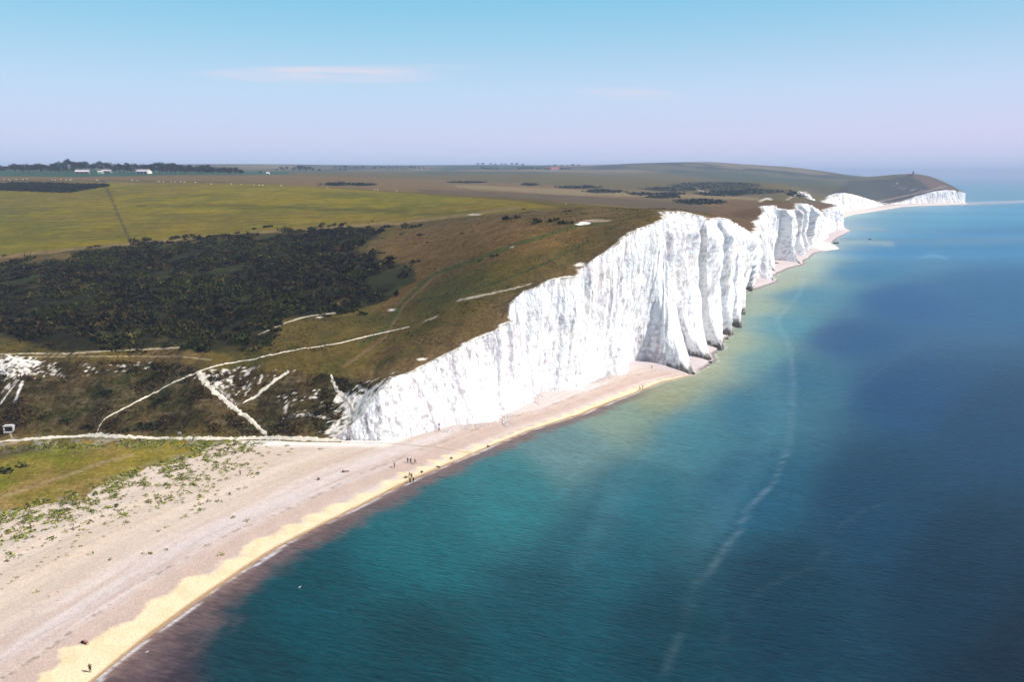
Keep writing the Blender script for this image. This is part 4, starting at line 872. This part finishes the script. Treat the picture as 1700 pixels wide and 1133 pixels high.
def gable_walls(L_, W, h0, h1):
    a, b_ = L_ / 2, W / 2
    V = [(x, y, z) for x in (-a, a) for y, z in ((-b_, -1.5), (b_, -1.5), (b_, h0), (0, h1 - .02), (-b_, h0))]
    V2 = []; Fq = [(0, 1, 6, 5), (1, 2, 7, 6), (4, 0, 5, 9), (0, 4, 2, 1), (4, 3, 2, 2)][:4] + [(5, 6, 7, 9), (4, 3, 3, 2)][:1]
    Fq.append((2, 4, 3, 3)); Fq.append((7, 8, 9, 9))
    return V, Fq
def bmesh_obj(name, V, Fq, mat, parent=None, smooth=False):
    me = bpy.data.meshes.new(name); me.from_pydata([tuple(v) for v in V], [], [tuple(dict.fromkeys(q)) for q in Fq]); me.update(); me.materials.append(mat)
    if smooth: me.polygons.foreach_set('use_smooth', np.ones(len(me.polygons), bool))
    o = bpy.data.objects.new(name, me); C.objects.link(o)
    if parent: o.parent = parent
    return o
roof_w = simple('pale_sheet_roof', (.50, .45, .45), .7, .08, .3); wall_g = simple('barn_boards', (.20, .17, .15), .9); wall_w = simple('rendered_wall', (.62, .58, .52), .9, .1, .5); roof_r = simple('red_tiles', (.42, .11, .08), .8, .2, .8); dark = simple('shadowed_opening', (.03, .028, .026), .9); stone = simple('grey_stone', (.20, .18, .17), .9)
def barn(x, y, Yd, L_, W, h0, h1, label, cat, wm, rm, name, rz=0.15, doors=3, chim=0, sc=1.0):
    X, _ = at_y(x, y, Yd); Z = float(land_h(np.array(X), np.array(float(Yd)))); e = empty(name, (X, Yd, Z), rz); e.scale = (sc,) * 3; tag(e, label, cat)
    bmesh_obj('wall', *gable_walls(L_, W, h0, h1), wm, e); rf = bmesh_obj('roof', *gable(L_, W, h0, h1), rm, e)
    for i in range(doors):
        dx = (i - (doors - 1) / 2) * L_ / (doors + .3); bmesh_obj('door' if doors < 4 else 'window', *box(dx, -W / 2 - .03, 0 if doors < 4 else 1.2, L_ / (doors * 2.0), .1, h0 * .75 if doors < 4 else 1.2), dark, e)
    for i in range(chim): bmesh_obj('chimney', *box((i - .5 * (chim - 1)) * L_ * .5, 0, h1 - .5, .9, .9, 1.8), wm, rf)
    return e
barn(137, 286.5, 1405, 27, 14, 4.2, 7.6, 'pale roofed farm barn, leftmost in front of the wood', 'barn', wall_g, roof_w, 'barn', .25, sc=.82)
barn(239, 288, 1400, 29, 15, 4.6, 8.6, 'large pale roofed barn, rightmost in front of the wood', 'barn', wall_w, roof_w, 'barn', -.25, sc=.82)
barn(167, 286.5, 1410, 8, 6, 3, 5, 'small white farmhouse between the two barns, left one', 'house', wall_w, roof_w, 'farmhouse', .3, 4, 1)
barn(178, 286, 1440, 16, 8, 3, 5, 'long low white shed between the two barns', 'shed', wall_w, roof_w, 'shed', 0.0, 3)
barn(921, 287, 3150, 30, 13, 6, 12, 'red roofed farmhouse far off on the middle horizon', 'house', wall_w, roof_r, 'farmhouse', .1, 4, 2)
barn(445, 291, 1650, 6, 5, 2.8, 5.0, 'tiny white hut standing right of the skyline wood', 'hut', wall_w, wall_w, 'hut', .1, 1)
# old lighthouse on the headland
X, Z = at_y(1513.5, 294, 2600.0); Z = float(land_h(np.array(X), np.array(2600.0))); lh = empty('lighthouse', (X, 2600, Z - .5)); tag(lh, 'old stone lighthouse tower with low house on the headland top', 'lighthouse')
def cyl(cx, cy_, z0, z1, r0, r1, n_=20):
    V = [(cx + r_ * math.cos(i * 2 * math.pi / n_), cy_ + r_ * math.sin(i * 2 * math.pi / n_), z) for z, r_ in ((z0, r0), (z1, r1)) for i in range(n_)]
    return V, [(i, (i + 1) % n_, n_ + (i + 1) % n_, n_ + i) for i in range(n_)] + [tuple(range(n_))[::-1], tuple(range(n_, 2 * n_))]
tw_ = bmesh_obj('tower', *cyl(4, 0, -1, 11, 3.1, 2.6), stone, lh); bmesh_obj('gallery', *cyl(4, 0, 11, 11.8, 3.5, 3.5), stone, tw_); bmesh_obj('lantern', *cyl(4, 0, 11.8, 14.6, 1.9, 1.7), dark, tw_); bmesh_obj('cap', *cyl(4, 0, 14.6, 16.2, 2.1, .3), stone, tw_)
bmesh_obj('house', *join([box(-3, 0, -1, 11, 8, 6.2), box(-7, 1, 5.2, 1, 1, 1.8)]), stone, lh); bmesh_obj('roof', *[(lambda V, Fq: ([(x - 3, y, z) for x, y, z in V], Fq))(*gable(11, 8, 5.2, 7.6))][0], roof_r, lh)
for i in range(3): bmesh_obj('window', *box(-6.5 + i * 3, -4.05, 2, 1, .12, 1.4), dark, lh)
# wartime pillbox at the foot of the slope
g = ground(15, 717); pb = empty('pillbox', (g[0], g[1] + .5, g[2] - .3), .18); pb.scale = (.8, .8, .8); tag(pb, 'small white concrete pillbox with a dark opening beside the path', 'pillbox')
conc = simple('weathered_concrete', (.60, .56, .52), .9, .12, 1.5)
bmesh_obj('wall', *join([box(-1.75, 0, 0, .4, 2.6, 2.0), box(1.75, 0, 0, .5, 2.6, 2.5), box(0, 1.2, 0, 3.1, .3, 2.2), box(0, -1.35, 0, 3.9, .35, .55)]), conc, pb)
bmesh_obj('roof', *join([box(0, .2, 2.5, 4.3, 2.6, .35), box(0, -.9, 2.85, 3.0, .4, .3)]), conc, pb); bmesh_obj('opening', *box(0, -.6, .56, 3.0, .5, 1.9), dark, pb)  # near-black block stands in for the shade inside the recess
# notice board by the path
g = ground(297, 727); nb_ = empty('notice_board', (g[0], g[1] + .9, g[2])); tag(nb_, 'small white and red notice board on two posts above the path', 'notice board')
for sx in (-.5, .5): bmesh_obj('post', *box(sx, 0, -.3, .1, .1, 1.9), wall_g, nb_)
bmesh_obj('board', *box(0, -.07, .9, 1.2, .05, .8), wall_w, nb_); bmesh_obj('panel', *box(0, -.11, .55, 1.1, .03, .33), roof_r, nb_)

# ------------------------------------------------------------------ boulders and reef
def rock(seed, sx, sy, sz):
    import bmesh
    bm = bmesh.new(); bmesh.ops.create_icosphere(bm, subdivisions=3, radius=1); rg = random.Random(seed); o3 = rg.uniform(0, 99)
    from mathutils import noise
    for v in bm.verts:
        p_ = v.co.copy(); v.co = p_ * (1 + .45 * noise.noise(p_ * 1.3 + Vector((o3, 0, 0))) + .22 * noise.noise(p_ * 3.3 + Vector((0, o3, 0)))); v.co.x *= sx; v.co.y *= sy; v.co.z *= sz
        if v.co.z > sz * .5: v.co.z = sz * .5 + (v.co.z - sz * .5) * .4
    me = bpy.data.meshes.new('boulder'); bm.to_mesh(me); bm.free(); return me
wrock = simple('weedy_rock', (.060, .055, .036), .8, .5, 1.2); crock = simple('fallen_chalk', (.58, .54, .53), .95, .25, 1.0)
RK = [(1143, 616, 1.6, 0), (1150, 619, 1.0, 0), (1137, 613, 1.2, 0), (1174, 598, 1.7, 0), (1168, 594, 1.2, 0), (1179, 601, .9, 0), (1187, 577, 1.8, 0), (1181, 573, 1.3, 0), (1193, 580, .9, 0), (1201, 556, 1.8, 0), (1195, 553, 1.4, 0), (1207, 561, 1.0, 0), (1200, 566, .9, 0), (1216, 541, 1.6, 0), (1211, 538, 1.3, 0),
      (1212, 500, 3.4, 0), (1218, 497.5, 3.0, 0), (1208, 502, 2.6, 0), (1218, 513, 2.8, 0), (1224, 516, 2.2, 0), (1214, 518, 2.0, 0), (1228, 512, 1.6, 0), (1238, 481, 2.6, 0), (1232, 480, 2.0, 0),
      (1272, 462, 1.8, 0), (1276, 447, 4.5, 0), (1285, 442, 4.0, 0), (1282, 446, 3.0, 0), (1291, 441, 2.5, 0), (1307, 435, 3.2, 0), (1315, 432, 2.6, 0), (1322, 433, 1.6, 0), (1314, 424, 3.0, 0), (1322, 427, 2.0, 0), (1388, 403, 3.0, 0), (1395, 382, 3.2, 0), (1386, 381.5, 3.4, 0), (1376, 381.5, 2.4, 0),
      (950, 643, 1.7, 1), (961, 641, 1.4, 1), (816, 694, 1.3, 1), (823, 697, 1.0, 1), (884, 659, 1.5, 1), (880, 653, 1.2, 1), (978, 627, 1.6, 1), (985, 630, .9, 1), (672, 715, 1.3, 1), (677, 719, .9, 1), (705, 710, .9, 1), (648, 724, .9, 1), (966, 632, 2.2, 1), (775, 690, 1.0, 1), (930, 648, 1.0, 1)]
rm_ = [rock(50 + i, 1.15, .9, .75) for i in range(6)]
for i, (x, y, s, kd) in enumerate(RK):
    me = rm_[i % 6].copy() if i % 6 in (0, 3) and i < 6 else rm_[i % 6]
    X, Y = un(x, y + (1 if kd == 0 else 0), .4 if kd == 0 else 4.6); X, Y = float(X), float(Y)
    if kd: X, Y, zz = ground(x, y)
    else: zz = max(0.0, min(2.2, float(beach_z(np.array(X), np.array(Y)))))
    o = bpy.data.objects.new('boulder', me.copy()); o.data.materials.append(crock if kd else wrock); C.objects.link(o); o.location = (X, Y, zz + s * .12); o.scale = (s, s, s); o.rotation_euler = (0, 0, rng.uniform(0, 6))
    tag(o, 'fallen chalk block lying at the foot of the near cliff' if kd else 'dark weed-covered rock at the foot of a cliff fin', 'rock', 'fallen chalk blocks' if kd else 'dark rocks along the cliff foot')

# rubble strewn along the foot of the near cliff
n_ = 1500; u_ = rng.uniform(0, 1, n_); bx_ = np.interp(247 + u_ * 100, B[:34, 1].cumsum() * 0 + np.maximum.accumulate(B[:34, 1]), B[:34, 0]); by_ = 247 + u_ * 100
q_ = np.abs(rng.normal(0, 1, n_)); X = bx_ + .6 + q_ * 1.8; Y = by_ - q_ * 1.2; clump = fbm(by_ / 6, .4, 3, 501) > .5; X, Y, q_ = X[clump], Y[clump], q_[clump]; Z = beach_z(X, Y)
ico = np.array([(0, 0, 1), (.89, 0, .45), (.28, .85, .45), (-.72, .53, .45), (-.72, -.53, .45), (.28, -.85, .45), (.72, .53, -.45), (-.28, .85, -.45), (-.89, 0, -.45), (-.28, -.85, -.45), (.72, -.53, -.45), (0, 0, -1)])
icf = np.array([(0, 1, 2), (0, 2, 3), (0, 3, 4), (0, 4, 5), (0, 5, 1), (1, 6, 2), (2, 7, 3), (3, 8, 4), (4, 9, 5), (5, 10, 1), (6, 7, 2), (7, 8, 3), (8, 9, 4), (9, 10, 5), (10, 6, 1), (6, 11, 7), (7, 11, 8), (8, 11, 9), (9, 11, 10), (10, 11, 6)])
rr_ = rng.uniform(.08, .45, len(X)) * np.exp(-q_ * .4); V = ico[None] * rng.uniform(.65, 1.3, (len(X), 12, 1)) * rr_[:, None, None] * np.array((1, 1, .7)) + np.stack([X, Y, Z + rr_ * .3], -1)[:, None]
tag(mesh('rubble', V.reshape(-1, 3), (icf[None] + np.arange(len(X))[:, None, None] * 12).reshape(-1, 3), crock), 'loose chalk rubble strewn along the foot of the near cliff', 'rubble', None, 'stuff')

# ------------------------------------------------------------------ people
def skin_mesh(name, verts, edges, radii, sub=1):
    me = bpy.data.meshes.new(name); me.from_pydata(verts, edges, []); me.update(); o = bpy.data.objects.new(name, me); C.objects.link(o)
    sk = o.modifiers.new('skin', 'SKIN'); sk.use_smooth_shade = True
    for v, r_ in zip(me.skin_vertices[0].data, radii): v.radius = (r_, r_); v.use_root = False
    me.skin_vertices[0].data[0].use_root = True
    s = o.modifiers.new('sub', 'SUBSURF'); s.levels = s.render_levels = sub
    dg = bpy.context.evaluated_depsgraph_get(); out = bpy.data.meshes.new_from_object(o.evaluated_get(dg)); out.name = name; bpy.data.objects.remove(o); return out
def figure(pose):
    """joints of a 1.74 m person facing -Y"""
    if pose in ('stand', 'walk'):
        st = .0 if pose == 'stand' else .26
        pel = (0, 0, .95); che = (0, -.01, 1.28); nk = (0, 0, 1.47); hd = (0, -.02, 1.60); top = (0, 0, 1.69)
        hl, hr = (.10, 0, .90), (-.10, 0, .90); kl, kr = (.11, -st - .02, .50), (-.11, st * .6 - .02, .50); al, ar = (.12, -st * 1.1, .09), (-.12, st * 1.5, .12); fl, fr = (.13, -st * 1.1 - .17, .03), (-.13, st * 1.5 - .15, .04)
        sl_, sr = (.18, 0, 1.42), (-.18, 0, 1.42); el_, er = (.25, st * .6 + .03, 1.14), (-.25, -st * .6 + .03, 1.14); wl, wr = (.26, st * .7 - .08, .90), (-.26, -st * .9 - .08, .90)
    elif pose == 'sit':
        pel = (0, 0, .12); che = (0, .10, .44); nk = (0, .10, .62); hd = (0, .06, .75); top = (0, .08, .84)
        hl, hr = (.10, 0, .13), (-.10, 0, .13); kl, kr = (.14, -.36, .42), (-.14, -.36, .42); al, ar = (.14, -.62, .09), (-.14, -.62, .09); fl, fr = (.14, -.80, .05), (-.14, -.80, .05)
        sl_, sr = (.18, .10, .57), (-.18, .10, .57); el_, er = (.24, -.10, .42), (-.24, -.10, .42); wl, wr = (.14, -.32, .46), (-.14, -.32, .46)
    else:
        pel = (0, 0, .13); che = (0, .34, .15); nk = (0, .54, .17); hd = (0, .67, .18); top = (0, .77, .18)
        hl, hr = (.10, -.04, .12), (-.10, -.04, .12); kl, kr = (.13, -.44, .20), (-.12, -.46, .12); al, ar = (.13, -.84, .09), (-.12, -.88, .07); fl, fr = (.13, -.92, .20), (-.13, -.96, .18)
        sl_, sr = (.18, .50, .14), (-.18, .50, .14); el_, er = (.36, .32, .08), (-.34, .34, .08); wl, wr = (.34, .06, .06), (-.36, .08, .06)
    return dict(pel=pel, che=che, nk=nk, hd=hd, top=top, hl=hl, hr=hr, kl=kl, kr=kr, al=al, ar=ar, fl=fl, fr=fr, sl=sl_, sr=sr, el=el_, er=er, wl=wl, wr=wr)
def person_meshes(pose):
    J = figure(pose); lerp = lambda a, b_, t_: tuple(a[i] + (b_[i] - a[i]) * t_ for i in range(3))
    names = ['pel', 'che', 'nk', 'hd', 'top', 'hl', 'kl', 'al', 'fl', 'hr', 'kr', 'ar', 'fr', 'sl', 'el', 'wl', 'sr', 'er', 'wr']
    V = [J[k_] for k_ in names]; rad = dict(pel=.13, che=.14, nk=.055, hd=.092, top=.075, hl=.09, kl=.062, al=.042, fl=.04, hr=.09, kr=.062, ar=.042, fr=.04, sl=.065, el=.043, wl=.032, sr=.065, er=.043, wr=.032)
    E_ = [('pel', 'che'), ('che', 'nk'), ('nk', 'hd'), ('hd', 'top'), ('pel', 'hl'), ('hl', 'kl'), ('kl', 'al'), ('al', 'fl'), ('pel', 'hr'), ('hr', 'kr'), ('kr', 'ar'), ('ar', 'fr'), ('nk', 'sl'), ('sl', 'el'), ('el', 'wl'), ('nk', 'sr'), ('sr', 'er'), ('er', 'wr')]
    rr = [rad[k_] for k_ in names]; ee = [(names.index(a), names.index(b_)) for a, b_ in E_]
    # hands: palm, four fingers of unequal length and a thumb
    for w_, e_, sgn in (('wl', 'el', 1), ('wr', 'er', -1)):
        a = Vector(J[w_]); d = (a - Vector(J[e_])).normalized(); side = d.cross(Vector((0, 0, 1) if abs(d.z) < .7 else (1, 0, 0))).normalized(); pi = len(V); V.append(tuple(a + d * .07)); rr.append(.03); ee.append((names.index(w_), pi))
        for q, ln in ((-1.5, .07), (-.5, .085), (.5, .08), (1.5, .06)):
            b0 = len(V); V.append(tuple(a + d * .10 + side * q * .02)); rr.append(.01); ee.append((pi, b0)); V.append(tuple(a + d * (.10 + ln) + side * q * .022 + Vector((0, -.02, 0)))); rr.append(.008); ee.append((b0, b0 + 1))
        b0 = len(V); V.append(tuple(a + d * .06 + side * sgn * .045)); rr.append(.011); ee.append((pi, b0))
    body = skin_mesh('body', V, ee, rr, 1)
    sh = skin_mesh('shirt', [J['pel'], J['che'], lerp(J['che'], J['nk'], .8), J['sl'], lerp(J['sl'], J['el'], .7), J['sr'], lerp(J['sr'], J['er'], .7)], [(0, 1), (1, 2), (2, 3), (3, 4), (2, 5), (5, 6)], [.15, .16, .085, .085, .062, .085, .062])
    tr = skin_mesh('trousers', [J['pel'], J['hl'], J['kl'], lerp(J['kl'], J['al'], .85), J['hr'], J['kr'], lerp(J['kr'], J['ar'], .85)], [(0, 1), (1, 2), (2, 3), (0, 4), (4, 5), (5, 6)], [.15, .11, .08, .06, .11, .08, .06])
    hv = Vector(J['top']) - Vector(J['hd']); hair = skin_mesh('hair', [tuple(Vector(J['hd']) + hv * .5 + Vector((0, .035, .01))), tuple(Vector(J['top']) + Vector((0, .02, .02)))], [(0, 1)], [.095, .075])
    return body, sh, tr, hair
PM = {k_: person_meshes(k_) for k_ in ('stand', 'walk', 'sit', 'lie')}
skinm = simple('skin', (.42, .24, .17), .6, .1); CM = {n_: simple(n_ + '_cloth', c, .9, .15) for n_, c in dict(black=(.018, .017, .018), navy=(.02, .03, .07), red=(.30, .04, .035), white=(.68, .66, .64), brown=(.07, .035, .02), blue=(.07, .12, .22), grey=(.14, .13, .13), pink=(.45, .25, .24)).items()}; hairm = [simple('dark_hair', (.02, .014, .01), .7), simple('fair_hair', (.22, .14, .06), .7)]
def person(px_, py_, pose, top, bot, label, group=None, rz=None, s=1.0, water=False):
    X, Y, Z = ground(px_, py_)
    if water: X, Y = map(float, un(px_, py_, 0)); Z = -1.25
    e = empty('person', (X, Y, Z - .01), random.uniform(0, 6.28) if rz is None else rz); e.scale = (s, s, s); tag(e, label, 'person', group)
    for nm, me, mt in zip(('body', 'shirt', 'trousers', 'hair'), PM[pose], (skinm, CM[top], CM[bot], random.choice(hairm))):
        me2 = me.copy(); me2.materials.clear(); me2.materials.append(mt); o = bpy.data.objects.new(nm, me2); C.objects.link(o); o.parent = e
PE = [(150, 1117, 'stand', 'black', 'black', 'person in black standing alone on the sand nearest the camera', .6), (142, 1070, 'sit', 'red', 'brown', 'person in red sitting on the sand near the bottom left corner', 1.2),
      (681, 803, 'stand', 'black', 'black', 'left of the two people in black standing at the sand edge', 0.3), (686.5, 802, 'stand', 'black', 'black', 'right of the two people in black standing at the sand edge', 0), (680, 793, 'walk', 'red', 'black', 'person in red just behind the pair in black', 1), (683.5, 795, 'stand', 'pink', 'brown', 'person in pink standing beside the one in red', 3),
      (673, 794.5, 'sit', 'grey', 'black', 'person in grey sitting left of the group at the sand edge', 2), (677, 769, 'stand', 'grey', 'navy', 'left of three people standing in a row on the shingle', 0), (682, 770, 'stand', 'black', 'navy', 'middle of three people standing in a row on the shingle', 0), (689, 771, 'walk', 'black', 'black', 'right of three people standing in a row on the shingle', 1),
      (655, 777, 'stand', 'brown', 'black', 'person in brown standing alone left of the row of three', 2), (528.5, 797, 'sit', 'black', 'black', 'person in black sitting alone on the upper shingle', 1), (569.5, 784.5, 'sit', 'black', 'navy', 'person in black sitting on the open shingle beside one lying down', 1.3), (575, 783.5, 'lie', 'pink', 'grey', 'person in pink lying on the open shingle', 1.6),
      (399, 790, 'stand', 'blue', 'grey', 'person in blue standing among the shingle plants', 1), (729.5, 711, 'walk', 'grey', 'black', 'farther of two people walking below the near cliff', 1), (729, 717.5, 'walk', 'black', 'black', 'nearer of two people walking below the near cliff', 1), (749, 762.5, 'sit', 'black', 'black', 'person in black sitting where shingle meets sand, above the lying one', 2),
      (727, 776, 'lie', 'brown', 'black', 'person lying at the upper edge of the sand strip', 1.2), (700, 785.5, 'sit', 'black', 'brown', 'hunched person sitting on the shingle right of the group of four', 2.4), (810, 742.5, 'sit', 'navy', 'black', 'person in navy sitting beside the narrow sand strip', 1.5), (1062, 648, 'stand', 'red', 'black', 'left of two people at the far end of the sand', 1), (1067, 646.5, 'stand', 'black', 'grey', 'right of two people at the far end of the sand', 1),
      (1082, 612.5, 'walk', 'grey', 'black', 'person on the shaded beach just before the first fin', 1), (581, 732, 'stand', 'grey', 'grey', 'person standing at the foot of the chalk scree', 1), (165, 716, 'walk', 'navy', 'black', 'person in navy on the path junction by the slope', 1), (786, 459, 'walk', 'black', 'black', 'person in black walking up the green hillside', .5), (806, 472, 'stand', 'black', 'navy', 'person standing on the hillside above the thin path', 1),
      (858, 451, 'walk', 'brown', 'black', 'person in brown on the hillside near the cliff edge', 1), (939, 340, 'walk', 'red', 'white', 'person in red and white on the hilltop skyline', 1), (969, 337.5, 'stand', 'navy', 'black', 'person in navy on the hilltop right of the one in red', 1), (1042, 381, 'sit', 'white', 'black', 'person in white sitting close to the cliff top', 1), (1052, 376, 'stand', 'red', 'black', 'person in red standing close to the cliff top', 1), (1060, 378, 'sit', 'black', 'navy', 'person in dark clothes sitting close to the cliff top', 1),
      (536, 578, 'sit', 'white', 'navy', 'person in white sitting beside the long chalk path', 1), (604, 567, 'sit', 'black', 'black', 'person in black resting above the long chalk path', 1)]
for p_ in PE: person(*p_[:6], rz=p_[6], s=1.08)
person(896, 767, 'stand', 'black', 'black', 'swimmer with head above the calm teal water', water=True, rz=1)
g = ground(137.5, 1068.5); bgm = bmesh_obj('bag', *join([box(0, 0, 0, .55, .35, .38), box(0, 0, .38, .3, .06, .12)]), CM['black'])
bgm.location = g; tag(bgm, 'black bag on the sand left of the person in red', 'bag')

# ------------------------------------------------------------------ sheep
woolm = simple('wool', (.72, .68, .60), .95, .08); facem = simple('sheep_face', (.10, .08, .07), .9)
def sheep_mesh():
    Vb = [(0, 0, .62), (.35, 0, .64), (-.35, 0, .62), (.55, 0, .74)]
    body = skin_mesh('fleece', Vb, [(0, 1), (0, 2), (1, 3)], [.30, .27, .29, .15], 1)
    lv = []; le = []; lr = []
    import itertools as it
    Vl = [(0, 0, .55), (.32, .14, .45), (.33, .14, .2), (.32, .14, .02), (.32, -.14, .45), (.33, -.14, .2), (.32, -.14, .02), (-.36, .14, .45), (-.42, .14, .22), (-.38, .14, .02), (-.36, -.14, .45), (-.42, -.14, .22), (-.38, -.14, .02), (.5, 0, .72), (.72, 0, .66), (.86, 0, .58)]
    El = [(0, 1), (1, 2), (2, 3), (0, 4), (4, 5), (5, 6), (0, 7), (7, 8), (8, 9), (0, 10), (10, 11), (11, 12), (0, 13), (13, 14), (14, 15)]
    legs = skin_mesh('body', Vl, El, [.2, .07, .04, .035, .07, .04, .035, .08, .04, .035, .08, .04, .035, .10, .085, .05], 1)
    return body, legs
fl_, bd_ = sheep_mesh(); fl_.materials.append(woolm); bd_.materials.append(facem)
SH = [(7, 299), (15, 299), (17, 301.5), (27, 299), (38, 299), (45, 298), (87, 300), (92, 300), (101, 299), (110, 300), (116, 300), (119, 299.5), (160, 300), (163, 300.5), (219, 301), (228, 301.5), (262, 303), (265, 303), (271, 303), (284, 303), (290, 303.5), (300, 303), (305, 304), (307, 304), (324, 304.5), (351, 307), (384, 307), (400, 307.5), (422, 308.5), (430, 309), (436, 309), (467, 310), (497, 312), (544, 314), (622, 317), (627, 317), (659, 319)]
for i, (x, y) in enumerate(SH):
    X, Y, Z = ground(x, y); e = empty('sheep', (X, Y, Z), rng.uniform(-.8, .8) + (math.pi if i % 2 else 0)); e.scale = (1.7,) * 3
    tag(e, 'white sheep grazing along the far edge of the yellow field', 'sheep', 'sheep along the far field edge')
    for nm, me in (('fleece', fl_), ('body', bd_)): o = bpy.data.objects.new(nm, me); C.objects.link(o); o.parent = e

# ------------------------------------------------------------------ small boat and gulls
X, Y = map(float, un(1444, 398)); bt = empty('boat', (X, Y, 0), .3); bt.scale = (.6, .6, .6); tag(bt, 'small dark boat on the turquoise bay beyond the cliffs', 'boat')
hullv = []; ns_ = 9
for i in range(ns_):
    t_ = i / (ns_ - 1); x = -4.5 + 9 * t_; w_ = 1.5 * math.sqrt(max(.02, 1 - max(0, (t_ - .35) / .65) ** 2.2)); z_ = .9 + .5 * max(0, t_ - .4)
    hullv += [(x, -w_, z_), (x, -w_ * .75, 0), (x, 0, -.4), (x, w_ * .75, 0), (x, w_, z_), (x, w_ * .85, z_ - .02), (x, 0, .3), (x, -w_ * .85, z_ - .02)]
hf = [(i * 8 + j, (i + 1) * 8 + j, (i + 1) * 8 + (j + 1) % 8, i * 8 + (j + 1) % 8) for i in range(ns_ - 1) for j in range(8)] + [tuple(range(8))[::-1], tuple(range((ns_ - 1) * 8, ns_ * 8))]
bmesh_obj('hull', hullv, hf, CM['navy'], bt); bmesh_obj('cabin', *join([box(-.8, 0, .5, 2.6, 1.7, 1.7), box(-.8, 0, 2.2, 3.0, 1.9, .12)]), CM['grey'], bt)
for (x, y, lab) in [(243, 1085, 'white gull floating on the dark shallows near the beach'), (497, 977, 'white gull floating farther out on the teal water')]:
    X, Y = map(float, un(x, y)); e = empty('gull', (X, Y, 0), .7); e.scale = (1.3,) * 3; tag(e, lab, 'gull')
    me = skin_mesh('body', [(0, 0, .08), (.18, 0, .10), (-.2, 0, .1), (.26, 0, .2), (.33, 0, .24)], [(0, 1), (0, 2), (1, 3), (3, 4)], [.09, .07, .04, .04, .045], 1); me.materials.append(CM['white']); o = bpy.data.objects.new('body', me); C.objects.link(o); o.parent = e
    for sg in (-1, 1): bmesh_obj('wing', [(.15, sg * .06, .14), (-.1, sg * .1, .15), (-.34, sg * .05, .13), (.0, sg * .12, .09), (.15, sg * .08, .08)], [(0, 1, 2, 3, 4)], CM['grey'], e)

# ------------------------------------------------------------------ haze
hm = bpy.data.materials.new('summer_haze'); hm.use_nodes = True; t = hm.node_tree; t.nodes.clear()
pv = t.nodes.new('ShaderNodeVolumePrincipled'); pv.inputs['Density'].default_value = 1.2e-4; pv.inputs['Color'].default_value = (.56, .69, .95, 1); pv.inputs['Anisotropy'].default_value = 0.0
mo = t.nodes.new('ShaderNodeOutputMaterial'); t.links.new(pv.outputs[0], mo.inputs['Volume'])
V, Fq = box(0, 0, 0, 1, 1, 1); V = [(-15000 + (x + .5) * 46000, -1500 + (y + .5) * 28000, -7 + z * 215) for x, y, z in V]
hz = bmesh_obj('haze', V, Fq, hm); tag(hz, 'pale summer haze filling the air over land and sea', 'haze', None, 'stuff')
